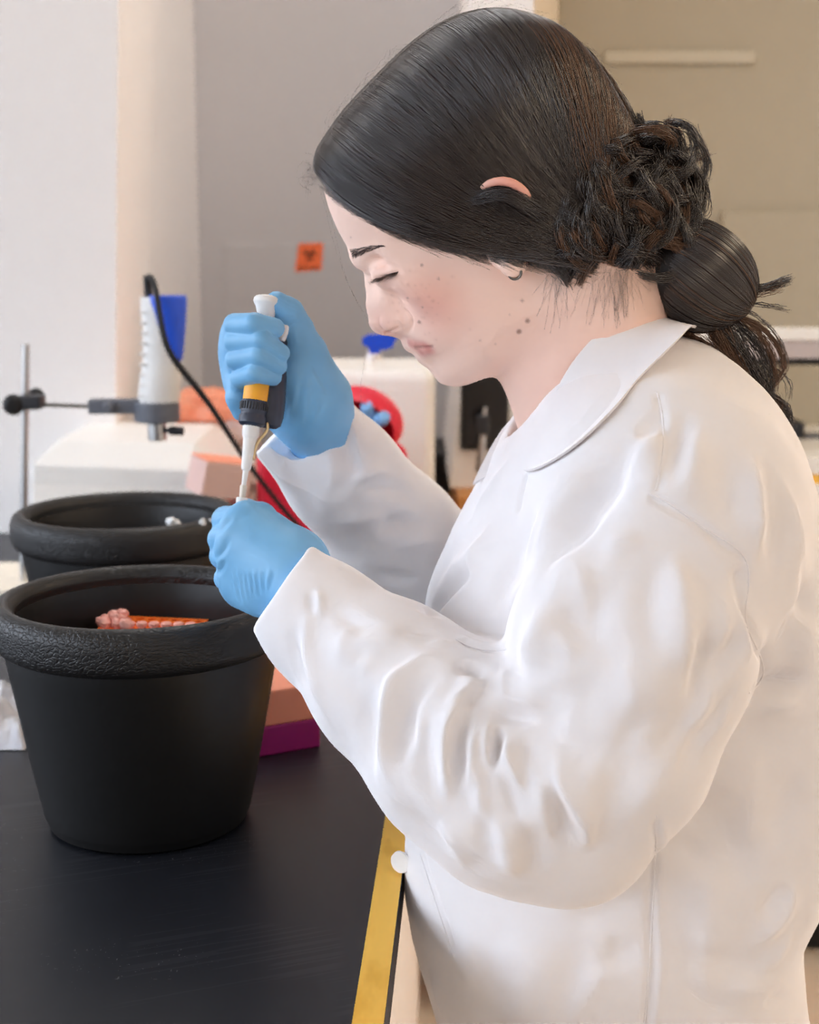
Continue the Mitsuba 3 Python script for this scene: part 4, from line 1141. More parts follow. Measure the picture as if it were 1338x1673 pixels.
ST = [
    # near forearm
    ([(500, 975), (508, 1078), (528, 1148), (555, 1196)], 3.5, 7), ([(478, 1010), (492, 1085), (515, 1155)], -2, 8),
    ([(520, 950), (525, 1015)], 2.5, 4), ([(508, 955), (512, 1010)], -2, 4), ([(545, 985), (590, 1020), (640, 1012)], -2.2, 6),
    ([(560, 1035), (600, 1050), (660, 1030)], 1.8, 6), ([(575, 1075), (600, 1105)], 2, 6),
    ([(737, 1080), (691, 1080), (652, 1110), (632, 1155), (628, 1209), (640, 1264), (664, 1295)], 6, 7),
    ([(726, 1098), (690, 1122), (663, 1152), (650, 1205), (662, 1268)], -5.5, 7.5), ([(610, 1110), (598, 1160), (602, 1225), (625, 1285)], -3.5, 8),
    ([(792, 1122), (745, 1165), (728, 1233), (733, 1295), (742, 1318)], 6, 7), ([(782, 1155), (752, 1206), (745, 1268), (746, 1300)], -7, 5.5),
    ([(798, 1172), (771, 1218), (763, 1272), (754, 1312)], 5, 5), ([(700, 1130), (690, 1190), (700, 1260), (715, 1310)], -3, 9),
    ([(801, 1165), (801, 1233), (805, 1268)], 4, 4), ([(813, 1185), (815, 1238), (811, 1262)], -6, 4), ([(822, 1190), (839, 1249), (862, 1310)], 4.5, 6),
    ([(850, 1190), (868, 1260), (880, 1330)], -3.5, 8), ([(868, 1230), (886, 1320), (897, 1390)], 4.5, 8), ([(905, 1215), (938, 1310), (960, 1400)], 5, 9), ([(900, 1270), (925, 1340), (930, 1395)], -3.5, 9),
    ([(807, 1320), (822, 1390), (838, 1440)], 4.5, 8), ([(784, 1320), (797, 1370), (806, 1420)], -3.5, 7), ([(728, 1320), (742, 1370), (764, 1424)], 3.5, 9), ([(850, 1330), (868, 1400), (870, 1440)], -3, 8),
    ([(660, 1300), (740, 1380), (850, 1450)], -1.6, 6), ([(586, 1215), (640, 1285), (700, 1330)], 2, 10),
    ([(800, 1112), (770, 1100), (741, 1078)], -5, 6), ([(745, 1102), (760, 1112), (790, 1130)], 3, 6),
    # crook and upper arm
    ([(1040, 705), (968, 800), (918, 872), (885, 945)], -12, 17), ([(965, 745), (905, 840), (862, 925)], 2, 12), ([(935, 985), (890, 1030), (850, 1090)], 4, 14),
    ([(845, 1075), (830, 1120), (822, 1180)], 4, 11), ([(870, 1120), (900, 1180), (930, 1200)], -2.5, 14), ([(880, 1050), (950, 1000), (1010, 960)], -3, 13), ([(880, 1110), (960, 1090), (1010, 1060)], 3, 14),
    ([(1104, 880), (1112, 1000), (1110, 1110)], 5, 11), ([(1075, 900), (1075, 1010), (1068, 1100)], -3.5, 11), ([(1145, 990), (1140, 1083), (1122, 1165)], -5, 9), ([(1020, 1050), (1030, 1120), (1045, 1200)], 3.5, 12),
    ([(1165, 940), (1175, 1010), (1160, 1090)], 3.5, 9), ([(1190, 1000), (1180, 1080), (1150, 1130)], -3, 8), ([(1050, 1200), (1020, 1270), (985, 1330)], -3, 12), ([(1130, 1180), (1075, 1270), (1010, 1350)], 3, 12),
    ([(1215, 1090), (1160, 1190), (1090, 1280)], -2.5, 8), ([(1000, 850), (1010, 900), (990, 960)], 2, 12), ([(1000, 1230), (960, 1300), (940, 1380)], 2.5, 10),
    # shoulder
    ([(1229, 730), (1231, 830), (1229, 925)], 5, 8), ([(1252, 740), (1258, 860), (1256, 960)], -3, 13), ([(1125, 660), (1108, 730), (1094, 800)], -5, 8), ([(1150, 690), (1130, 760), (1115, 830)], 3, 10), ([(1195, 720), (1190, 810), (1190, 880)], -3, 12),
    ([(1085, 700), (1040, 745), (1000, 790)], 2.5, 9), ([(1075, 655), (1060, 700), (1020, 720)], -2, 7),
    # seams
    ([(1073, 640), (1084, 715), (1072, 800)], -1.5, 2.6, 0.05), ([(1060, 806), (1104, 830), (1162, 870), (1219, 916)], -1.5, 2.6, 0.05), ([(1221, 916), (1220, 1016), (1247, 1089), (1222, 1132)], -3.5, 4.5, 0.1), ([(1205, 930), (1205, 1010), (1228, 1085)], 2.5, 6, 0.2),
    # back
    ([(1318, 1096), (1270, 1118), (1220, 1140)], -4, 8), ([(1330, 1120), (1280, 1145), (1215, 1175)], 3, 9), ([(1334, 940), (1290, 1026), (1262, 1070)], -3.5, 11), ([(1330, 1010), (1290, 1080)], 3, 11),
    ([(1252, 1205), (1190, 1285), (1130, 1330)], 3.5, 12), ([(1150, 1280), (1185, 1370), (1222, 1460)], -4.5, 16), ([(1320, 1260), (1280, 1330), (1270, 1400)], -3, 14), ([(1308, 1430), (1262, 1520), (1215, 1562)], 3.5, 9), ([(1290, 1440), (1240, 1510)], -3, 10),
    ([(1090, 1550), (1180, 1580), (1290, 1575)], -3.5, 13), ([(1180, 1620), (1290, 1600)], 2.5, 8), ([(1240, 1640), (1290, 1625)], -2, 5),
    # front of the body
    ([(768, 934), (730, 970), (694, 1006)], -3.5, 6, 0.1), ([(830, 870), (760, 915), (700, 985)], 2.5, 9), ([(860, 775), (852, 805), (849, 835)], -2, 3, 0.1), ([(760, 860), (800, 800), (840, 740)], 2, 10),
    ([(745, 1044), (785, 1061), (830, 1061)], -2.0, 3.2, 0.1), ([(745, 1037), (785, 1053), (830, 1053)], 1.2, 3.2, 0.1), ([(900, 800), (850, 900), (820, 1020)], -2.5, 14), ([(860, 930), (830, 1000)], 2.5, 9),
    ([(686, 1392), (717, 1491), (742, 1565)], -1.8, 4, 0.1), ([(1073, 1330), (1066, 1491), (1052, 1690)], -1.8, 3.0, 0.05), ([(1080, 1335), (1075, 1491), (1062, 1690)], 1.2, 3.0, 0.05),
    ([(1004, 1580), (960, 1630), (930, 1690)], 3, 9), ([(1040, 1540), (985, 1590)], -2.5, 10), ([(740, 1560), (800, 1620), (850, 1690)], -3, 16), ([(700, 1580), (740, 1690)], 2.5, 10), ([(850, 1540), (900, 1600), (890, 1690)], 2, 14),
    # small crisp folds
    ([(655, 1080), (640, 1105), (630, 1140)], 2, 4), ([(690, 1060), (715, 1052), (738, 1060)], 1.8, 4), ([(800, 1120), (775, 1128), (750, 1142), (725, 1165)], 3, 4.5), ([(800, 1135), (772, 1150), (752, 1172)], -3, 4), ([(803, 1150), (815, 1160), (840, 1170), (880, 1175)], -3, 5),
    ([(815, 1135), (850, 1150), (900, 1150)], 2.4, 6), ([(700, 1150), (680, 1200), (676, 1250)], 2.2, 5), ([(765, 1200), (758, 1250), (760, 1290), (772, 1320)], -2.4, 4), ([(788, 1230), (785, 1290), (795, 1340)], 2.4, 4.5), ([(830, 1240), (838, 1300), (852, 1350)], -2.4, 4.5),
    ([(915, 1260), (915, 1330), (905, 1380)], -2.2, 5), ([(975, 1290), (962, 1350), (950, 1400)], 2.2, 5), ([(660, 1130), (664, 1180), (680, 1240)], -2, 5), ([(580, 1010), (560, 1050), (556, 1100)], 2.2, 5), ([(600, 1040), (585, 1080), (580, 1130)], -2, 5), ([(640, 1040), (690, 1030), (720, 1045)], -2, 5),
    ([(900, 1010), (930, 1040), (935, 1090)], 2, 6), ([(985, 900), (1030, 880), (1060, 890)], 2, 6), ([(940, 900), (960, 960), (950, 1030)], 2.4, 8), ([(1120, 1020), (1125, 1080), (1115, 1140)], 2.5, 6), ([(1165, 1120), (1140, 1170), (1105, 1210)], 2.4, 6), ([(1200, 1130), (1170, 1190), (1130, 1240)], 2.2, 6),
    ([(1060, 1110), (1040, 1180), (1005, 1250)], -2.2, 7), ([(1240, 1130), (1280, 1110), (1325, 1105)], -3, 6), ([(1235, 1150), (1280, 1150), (1320, 1170)], 2.6, 7), ([(1290, 900), (1310, 980), (1320, 1060)], -2.6, 9), ([(1265, 760), (1290, 840), (1305, 930)], 2.2, 9),
    ([(1100, 1350), (1140, 1400), (1190, 1430)], -2.6, 9), ([(1240, 1250), (1220, 1330), (1230, 1400)], 2.4, 10), ([(1300, 1500), (1270, 1560), (1230, 1600)], 2.4, 7), ([(1100, 1600), (1150, 1640), (1220, 1650)], -2.2, 8), ([(760, 1500), (770, 1580), (800, 1650)], 2, 10), ([(900, 1500), (990, 1490), (1060, 1440)], -2, 10),
    ([(850, 890), (815, 960), (800, 1030)], -2.2, 8), ([(800, 850), (770, 920), (740, 990)], 1.8, 8), ([(880, 820), (870, 880), (845, 950)], 2.4, 9),
    # long soft folds
    ([(1000, 800), (930, 930), (880, 1080), (860, 1200)], 3, 15), ([(1050, 860), (990, 1000), (950, 1150), (930, 1260)], -2.6, 16), ([(1130, 860), (1090, 1020), (1040, 1180), (985, 1310)], 2.6, 14), ([(1190, 950), (1150, 1110), (1090, 1230), (1020, 1330)], -2.4, 13),
    ([(470, 1000), (560, 1110), (650, 1215), (760, 1320)], -2.2, 12), ([(560, 960), (640, 1040), (720, 1090), (790, 1120)], 2.2, 12), ([(600, 1190), (690, 1290), (800, 1390), (900, 1450)], 2.2, 12),
    ([(830, 1150), (900, 1210), (980, 1230), (1060, 1200)], -3, 13), ([(815, 1175), (870, 1260), (950, 1300), (1030, 1280)], 2.5, 13),
    ([(1280, 780), (1300, 950), (1320, 1100), (1330, 1250)], 3, 16), ([(1180, 1340), (1160, 1450), (1150, 1560), (1160, 1670)], 3, 16), ([(1110, 1420), (1120, 1520), (1110, 1660)], -2.5, 15), ([(830, 1500), (860, 1580), (850, 1690)], 2.5, 16), ([(960, 1510), (940, 1600), (960, 1690)], -2.5, 16),
    # far sleeve
    ([(450, 745), (490, 790), (520, 850)], -2.5, 8), ([(520, 700), (540, 760), (530, 820)], 3, 9), ([(570, 690), (575, 750), (600, 780)], -3, 8), ([(575, 800), (610, 770), (640, 775)], 3.5, 7), ([(590, 815), (640, 800), (684, 812)], -2.5, 7),
    ([(690, 845), (650, 850), (610, 885)], -4.5, 7), ([(640, 905), (680, 880), (725, 880)], 3.5, 8), ([(545, 860), (590, 850), (640, 845)], 2.5, 8), ([(600, 920), (650, 945), (690, 940)], -3, 8), ([(470, 730), (480, 760)], 2, 5),
]
for a in ST: stroke(*a)
# small creases of the cloth everywhere
warp = meshkit.fbm(cv * 9, 2, 3)[:, None] * 0.5
nz_ = meshkit.fbm((cv + warp * 0.12) * np.array([26, 26, 11]), 3, 5) - 0.5
disp += 0.003 * nz_
cv = cv + cn * disp[:, None]
cm = trimesh.Trimesh(cv, cf, process=False)
taubin(cm, 1, 0.4, -0.3)
cv = np.array(cm.vertices)
low = cv[:, 2] < BZ + 0.02                     # the coat hangs clear of the bench
cv[low, 0] = np.maximum(cv[low, 0], line(o1, cv[low, 1]) + 0.0012)
cm.vertices = cv
coat_key = part(person, 'lab_coat', cm, 'm_coat', True, 'loose white cotton lab coat with folded sleeves')
cn = vnormals(cv, cf)
ctree = cKDTree(cv)
inter = RayMeshIntersector(trimesh.Trimesh(cv, cf, process=False))


def sheet(I, O, nu, nv, bulge, thick, lift=0.0):
    """a cloth strip between two 3-D curves, bulging off its chord, with thickness"""
    I, O = smooth_curve(I, nu), smooth_curve(O, nu)
    s = np.linspace(0, 1, nv)
    P = I[:, None] * (1 - s)[None, :, None] + O[:, None] * s[None, :, None]
    du = np.gradient(P, axis=0)
    dv = np.gradient(P, axis=1)
    n = np.cross(du, dv)
    n /= np.linalg.norm(n, axis=2, keepdims=True) + 1e-12
    if n[:, :, 1].mean() > 0: n = -n
    P = P + n * (bulge * np.sin(np.pi * s ** 0.7))[None, :, None]
    top, bot = P, P - n * thick
    vts = np.vstack([top.reshape(-1, 3), bot.reshape(-1, 3)])
    i, j = np.meshgrid(np.arange(nu - 1), np.arange(nv - 1), indexing='ij')
    a = (i * nv + j).ravel()
    q = np.stack([a, a + nv, a + nv + 1, a + 1], 1)
    N = nu * nv
    qs = [q, q[:, ::-1] + N]
    bd = list(range(nv)) + [nv - 1 + nv * k for k in range(1, nu)] + [N - 1 - k for k in range(1, nv)] + [nv * (nu - 1 - k) for k in range(1, nu)]
    bd = np.array(bd)
    bn = np.r_[bd[1:], bd[0]] if bd[-1] != bd[0] else bd[1:]
    bd = bd[:len(bn)]
    qs.append(np.stack([bd, bn, bn + N, bd + N], 1))
    q = np.vstack(qs)
    m = trimesh.Trimesh(vts, np.vstack([q[:, [0, 1, 2]], q[:, [0, 2, 3]]]), process=False)
    m.fix_normals()
    return m


# collar leaf on the camera's side, round the back of the neck to the far side
I = [at(852, 748, 1.045), at(872, 712, 1.030), at(891, 682, 1.020), at(931, 605, 1.012), at(976, 550, 1.014), at(1030, 503, 1.030), at(1066, 470, 1.062), at(1072, 468, 1.10), at(1045, 490, 1.14), at(985, 545, 1.16), at(925, 610, 1.155)]
O = [at(858, 770, 1.022), at(905, 754, 0.992), at(950, 722, 0.972), at(1009, 664, 0.955), at(1046, 618, 0.952), at(1099, 566, 0.968), at(1126, 537, 1.005), at(1140, 545, 1.09), at(1110, 570, 1.18), at(1030, 620, 1.21), at(950, 680, 1.20)]
def raised(P, lift):
    out = []
    for p in P:
        if p[1] < YM - 0.02:
            s_ = surf([project(np.array(p))])
            if len(s_) and s_[0][1] - lift < p[1]: p = s_[0] + (EYE - s_[0]) / np.linalg.norm(EYE - s_[0]) * lift
        out.append(p)
    return out
O = raised(O, 0.006)
part(person, 'collar', sheet(I, O, 90, 14, 0.010, 0.0018), 'm_coat_plain', 40, 'turned-down white collar')
# far collar edge seen in front of the throat
I = [at(935, 590, 1.150), at(890, 648, 1.135), at(874, 690, 1.112), at(858, 735, 1.088), at(850, 760, 1.072)]
O = [at(930, 640, 1.200), at(868, 663, 1.165), at(829, 691, 1.135), at(798, 737, 1.108), at(772, 790, 1.086)]
part(person, 'collar', sheet(I, O, 40, 10, 0.003, 0.0018), 'm_coat_plain', 40)
# seams: fine raised cords lying on the cloth
def cord_on(pts, r=0.0006, lift=0.0001, n=90):
    p = surf(smooth_curve(pts, n) if len(pts) > 2 else np.linspace(pts[0], pts[1], n))
    k = np.maximum(3, len(p) // 2 * 2 - 1)
    for _ in range(2): p[1:-1] = (p[:-2] + 2 * p[1:-1] + p[2:]) / 4
    return tube(p + np.array([0, -lift, 0]), r, 6)
for pts, r in (([(1073, 640), (1084, 715), (1080, 760), (1071, 802)], 0.0005), ([(1060, 806), (1104, 830), (1162, 870), (1219, 916), (1223, 960), (1219, 1016), (1247, 1089), (1224, 1132)], 0.0006),
               ([(1073, 1332), (1066, 1491), (1051, 1690)], 0.0005), ([(686, 1394), (717, 1491), (742, 1565)], 0.0005), ([(745, 1045), (785, 1061), (828, 1061)], 0.0006)):
    part(person, 'seam', cord_on(pts, r), 'm_coat_plain', True)
bt = at(655, 1411, 1.075)
pq = project(cv)
near_ = np.nonzero((np.abs(pq[:, 1] - 1411) < 5) & (cv[:, 1] < 1.045) & (cv[:, 2] > BZ))[0]
bt = cv[near_[np.argmin(pq[near_, 0])]] + np.array([-0.002, -0.008, 0.0075])
part(person, 'button', along(lathe([(0, 0), (0.0075, 0), (0.0085, 0.001), (0.0082, 0.0024), (0.006, 0.0022), (0.004, 0.0016), (0, 0.0016)], 32), bt, bt + [-0.02, -0.03, 0.002]), 'm_white_plastic', 40, 'white coat button')
# ---- gloves
plain('glove', proc(lambda p, n, uv: mix(C(112, 172, 216), C(126, 184, 226), fbm(p.x * 60, p.y * 60, p.z * 60, 2))), 0.42, 0.45)
# left hand (near): back of the hand to the camera, fingers curled round a tube
L = Vol([-0.165, 0.950, 1.08], [-0.020, 1.140, 1.275], 0.0014)
wr = at(470, 928, 1.015)
wr2 = at(540, 1028, 0.973)
mcp = [at(402, 848, 1.026), at(383, 874, 1.020), at(379, 908, 1.021), at(384, 945, 1.028)]
L.cone(wr2, wr, 0.022, 0.0255, 0.01, 0.9)
for q, r in zip(mcp, (0.0135, 0.0125, 0.012, 0.0125)):
    L.cone(wr, q, 0.0235, r, 0.012, 0.9)
L.cone(at(430, 880, 1.03), at(425, 930, 1.03), 0.020, 0.020, 0.012)
pip = [at(369, 850, 1.058), at(362, 881, 1.055), at(364, 908, 1.054), at(370, 945, 1.052)]
dip = [at(376, 853, 1.088), at(368, 884, 1.088), at(372, 912, 1.085), at(382, 945, 1.080)]
tip = [at(398, 852, 1.098), at(396, 886, 1.096), at(398, 915, 1.092), at(404, 944, 1.086)]
for k in range(4):
    r = (0.0096, 0.0094, 0.0090, 0.0084)[k]
    L.chain([mcp[k], pip[k], dip[k], tip[k]], [r * 1.16, r * 1.06, r, r * 0.92], 0.0022)
# thumb, behind the index finger and up against the tube
L.chain([at(450, 880, 1.045), at(425, 848, 1.066), at(404, 835, 1.086)], [0.0145, 0.0115, 0.0095], 0.006)
# heel of the hand and creased glove under the wrist
L.cone(at(398, 962, 1.035), at(428, 968, 1.018), 0.015, 0.018, 0.010)
lm = max(L.mesh(3).split(only_watertight=False), key=lambda m: len(m.vertices))
lv, lf = np.array(lm.vertices), np.array(lm.faces)
ln = vnormals(lv, lf)


def wrinkle(V, N, pts, amp, sig, Y):
    c = smooth_curve(pts, 40) if len(pts) > 2 else np.linspace(pts[0], pts[1], 40)
    t = np.linspace(0, 1, len(c))
    s = np.array([at(x, y, Y) for x, y in c])
    d, j = cKDTree(s[:, [0, 2]]).query(V[:, [0, 2]], distance_upper_bound=sig * 3e-3)
    ok = np.isfinite(d) & (N[:, 1] < 0.1)
    out = np.zeros(len(V))
    out[ok] = amp * 1e-3 * np.exp(-(d[ok] / (sig * 1e-3)) ** 2) * np.sin(np.pi * np.clip(t[j[ok]], 0.02, 0.98)) ** 0.5
    return out


d = np.zeros(len(lv))
for x0, y0, x1, y1 in ((382, 935, 392, 985), (391, 925, 400, 985), (400, 926, 407, 980), (409, 925, 414, 972), (419, 924, 423, 965), (431, 920, 431, 958), (446, 918, 440, 952)):
    d += wrinkle(lv, ln, [(x0, y0), (x1, y1)], 1.1, 1.7, 1.01)
    d += wrinkle(lv, ln, [(x0 + 5, y0 + 6), (x1 + 4, y1)], -1.0, 1.7, 1.01)
for pts in ([(384, 836), (366, 856), (352, 866)], [(378, 872), (366, 896), (352, 908)], [(372, 905), (364, 925), (354, 935)]):
    d += wrinkle(lv, ln, pts, -1.6, 2.2, 1.03)
lv = lv + ln * d[:, None]
part(person, 'glove', trimesh.Trimesh(lv, lf, process=False), 'm_glove', True, 'blue nitrile glove gripping a small tube')

# right hand (far): fist round the pipette, thumb on its plunger
R = Vol([-0.165, 1.030, 1.20], [-0.02, 1.230, 1.410], 0.0014)
YP = 1.105                                     # the pipette's plane
wrist = at(507, 668, 1.147)
R.cone(at(556, 770, 1.188), wrist, 0.027, 0.0295, 0.01, 0.85)
kn = [at(392, 540, 1.150), at(388, 568, 1.152), at(388, 596, 1.150), at(392, 630, 1.146)]
for q, r in zip(kn, (0.0135, 0.0135, 0.0125, 0.0120)):
    R.cone(wrist, q, 0.026, r, 0.012, 0.9)
R.cone(at(486, 600, 1.120), at(500, 655, 1.135), 0.0205, 0.028, 0.012)        # ball of the thumb
R.cone(at(505, 575, 1.120), at(512, 640, 1.135), 0.0135, 0.0265, 0.010)
R.chain([at(497, 580, 1.122), at(484, 540, 1.118), at(471, 512, 1.113), at(452, 495, 1.107)], [0.0155, 0.0125, 0.0108, 0.0088], 0.006)
p_ = [at(384, 531, 1.098), at(384, 558, 1.096), at(386, 587, 1.096), at(393, 618, 1.098)]
d_ = [at(416, 529, 1.078), at(428, 556, 1.076), at(424, 581, 1.076), at(418, 609, 1.077)]
t_ = [at(449, 536, 1.083), at(458, 577, 1.083), at(454, 598, 1.084), at(446, 616, 1.085)]
for k in range(4):
    r = (0.0082, 0.0080, 0.0078, 0.0074)[k]
    R.chain([kn[k], p_[k], d_[k], t_[k]], [r * 1.2, r * 1.06, r, r * 0.9], 0.0008)
R.chain([at(390, 625, 1.135), at(389, 650, 1.125), at(394, 672, 1.128)], [0.0095, 0.0085, 0.0075], 0.006)
rm_ = max(R.mesh(2).split(only_watertight=False), key=lambda m: len(m.vertices))
rv, rf = np.array(rm_.vertices), np.array(rm_.faces)
rn = vnormals(rv, rf)
d = np.zeros(len(rv))
for pts in ([(470, 690), (480, 650), (488, 610)], [(490, 700), (500, 660), (505, 620)], [(455, 700), (462, 660), (470, 630)], [(510, 690), (525, 650)], [(505, 600), (520, 630), (530, 650)]):
    d += wrinkle(rv, rn, pts, 1.0, 2.4, 1.10) + wrinkle(rv, rn, [(x + 6, y) for x, y in pts], -1.0, 2.4, 1.10)
for pts in ([(462, 527), (474, 519), (484, 513)], [(466, 535), (480, 527), (490, 524)]):
    d += wrinkle(rv, rn, pts, -1.2, 1.6, 1.11)
for y in (655, 660, 665, 670):
    d += wrinkle(rv, rn, [(376, y), (394, y + 3)], -0.6, 0.9, 1.12)
rv = rv + rn * d[:, None]
part(person, 'glove', trimesh.Trimesh(rv, rf, process=False), 'm_glove', True, 'blue nitrile glove closed round a pipette')

# ---- pipette and tube
A0, A1 = at(436.5, 501, YP), at(394.5, 822, YP - 0.035)
ax_ = (A1 - A0) / np.linalg.norm(A1 - A0)
LEN = np.linalg.norm(A1 - A0)
pt = lambda s: A0 + ax_ * (s * LEN)                # 0 at the plunger's top, 1 at the tube
sfor = lambda py: (py - 501) / (822 - 501)
pp = thing('pipette', 'white, navy and orange pipette held upright in the far gloved hand', 'pipette')
mpx = 0.000452
def seg(rows, n=36):
    """turned piece along the pipette from (py, radius px)"""
    q = [(r * mpx, (sfor(py) - sfor(rows[0][0])) * LEN) for py, r in rows]
    m = lathe([(0, q[0][1])] + q + [(0, q[-1][1])], n)
    return along(m, pt(sfor(rows[0][0])), pt(sfor(rows[0][0]) + 1e-3 + 0.2))
part(pp, 'plunger_button', seg([(484, 15), (486, 20.5), (489, 23.5), (494, 24), (497, 22.5), (501, 19.5), (508, 17), (517, 14), (524, 9), (545, 7)]), 'm_white_plastic', 40, 'white plunger button')
def oval(rows, off, ys, n=40, flat=0):
    P = []
    side = np.cross(ax_, [0, 1, 0])
    side /= np.linalg.norm(side)
    if side[0] < 0: side = -side
    dep = np.cross(ax_, side)
    th = np.linspace(0, 2 * np.pi, n, endpoint=False)
    for py, xo, r in rows:
        c = pt(sfor(py)) + side * (off + xo) * mpx
        P.append(c + np.outer(np.cos(th) * r * mpx, side) + np.outer(np.sin(th) * r * mpx * ys, dep))
    P = np.array(P)
    k = len(P)
    vts = np.vstack([P.reshape(-1, 3), P[0].mean(0), P[-1].mean(0)])
    i, j = np.meshgrid(np.arange(k - 1), np.arange(n), indexing='ij')
    q = np.stack([i * n + j, (i + 1) * n + j, (i + 1) * n + (j + 1) % n, i * n + (j + 1) % n], -1).reshape(-1, 4)
    jj = np.arange(n)
    m = trimesh.Trimesh(vts, np.vstack([q[:, [0, 1, 2]], q[:, [0, 2, 3]], np.stack([np.full(n, k * n), jj, (jj + 1) % n], 1), np.stack([np.full(n, k * n + 1), (k - 1) * n + (jj + 1) % n, (k - 1) * n + jj], 1)]), process=False)
    m.fix_normals()
    return m
part(pp, 'handle', oval([(527, 12, 18), (540, 16, 21), (580, 19, 23), (620, 21, 25), (655, 23, 26), (680, 25, 24), (694, 26, 20), (699, 27, 12)], 0, 0.8).apply_translation([0, 0.009, 0]), 'm_navy_plastic', 40, 'dark navy handle')
part(pp, 'ejector_button', seg([(540, 6), (541, 9), (547, 10), (560, 8), (566, 6)]).apply_translation([0.0145, 0.0, 0.004]), 'm_white_plastic', 40)
part(pp, 'grip_panel', oval([(585, 0, 18), (600, 0, 20), (640, 0, 20.5), (660, 0, 20), (664, 0, 17)], 0, 1.0), 'm_orange_grip', 40, 'orange grip panel')
part(pp, 'finger_hook', oval([(520, -20, 10), (523, -24, 16), (527, -26, 17), (531, -24, 14)], 0, 0.8), 'm_navy_plastic', 40)
part(pp, 'collar', seg([(655, 20), (658, 22), (672, 22), (675, 20.5), (679, 20.5), (682, 22.5), (692, 22.5), (696, 19), (697, 14)]), 'm_navy_plastic', 40, 'ribbed navy collar')
dl_ = np.cross(ax_, [0, 1, 0]); dl_ /= np.linalg.norm(dl_); dd_ = np.cross(ax_, dl_)
part(pp, 'rib', cat([tube([pt(sfor(659)) + (dl_ * math.cos(a) + dd_ * math.sin(a)) * 22.3 * mpx, pt(sfor(671)) + (dl_ * math.cos(a) + dd_ * math.sin(a)) * 22.3 * mpx], 0.0007, 6) for a in np.linspace(0, 2 * np.pi, 28, endpoint=False)]), 'm_dark_plastic', True, kind='stuff')
part(pp, 'shaft', seg([(683, 13), (685, 14.5), (712, 14), (716, 11.5), (718, 11), (764, 8.2), (768, 7), (769, 5), (798, 3.6), (803, 3.4)]), 'm_white_plastic', 40, 'white stepped shaft')
ej = [pt(sfor(688)) + dl_ * np.sign(dl_[0]) * 24 * mpx, pt(sfor(705)) + dl_ * np.sign(dl_[0]) * 24 * mpx, pt(sfor(716)) + dl_ * np.sign(dl_[0]) * 17 * mpx, pt(sfor(728)) + dl_ * np.sign(dl_[0]) * 12 * mpx, pt(sfor(750)) + dl_ * np.sign(dl_[0]) * 11 * mpx]
part(pp, 'ejector_arm', tube(smooth_curve(ej, 30), 0.0012, 8), 'm_brass', True, 'brassy tip ejector arm')
part(pp, 'tip', seg([(793, 5.5), (796, 6), (812, 5), (822, 3.6), (850, 2)]), plain('tip', C(222, 212, 198), 0.15, 0.6), 40, 'clear pipette tip')
mt = thing('microtube', 'small white tube held in the near gloved fist under the pipette tip', 'tube')
tb0 = pt(sfor(813))
part(mt, 'neck', along(lathe([(0.0022, 0), (0.0040, 0), (0.0044, 0.0012), (0.0042, 0.004), (0.0036, 0.006), (0.0036, 0.02), (0.002, 0.03), (0, 0.031)], 28), tb0, tb0 + ax_), 'm_white_plastic', 40)
# ---- hair
outline = OUTLINE
hairline = HAIRLINE
hl_, hh_ = at(490, 520, YM), at(1110, -10, YM)
HV = Vol([hl_[0], YM - 0.096, hl_[2]], [hh_[0], YM + 0.096, hh_[2]], 0.002)
hX, hZ = HV.ax[0].astype(float), HV.ax[2].astype(float)
dO = ndimage.gaussian_filter(side_field(outline, [(1000, 560), (560, 420)], hX, hZ), 1.5)
dM = side_field(hairline, [(1250, 440), (1250, -200), (380, -200), (380, 290)], hX, hZ)
SH = inflate(dO, 0.083, 0.0815)
fb = ((HV.ax[1] - YM)[None, :, None] ** 2 - SH[:, None, :]) / (2 * 0.075)
HV.f = smax(np.broadcast_to(fb, HV.f.shape), np.broadcast_to(-dM[:, None, :], HV.f.shape), 0.008).astype(np.float32)
capm = HV.mesh(3)
part(person, 'hair', capm, 'm_hair_dark', True, 'dark brown hair parted in the middle and combed back over the ear')
from scipy.interpolate import RegularGridInterpolator
SI = RegularGridInterpolator((hX, hZ), SH, bounds_error=False, fill_value=-0.001)


MI = RegularGridInterpolator((hX, hZ), dM, bounds_error=False, fill_value=0.01)


def on_cap(xz, lift, side):
    """lay points of the mid-plane on the hair cap"""
    s = np.sqrt(np.maximum(SI(xz), 0)) + lift
    return np.stack([xz[..., 0], YM - side * s, xz[..., 1]], -1)


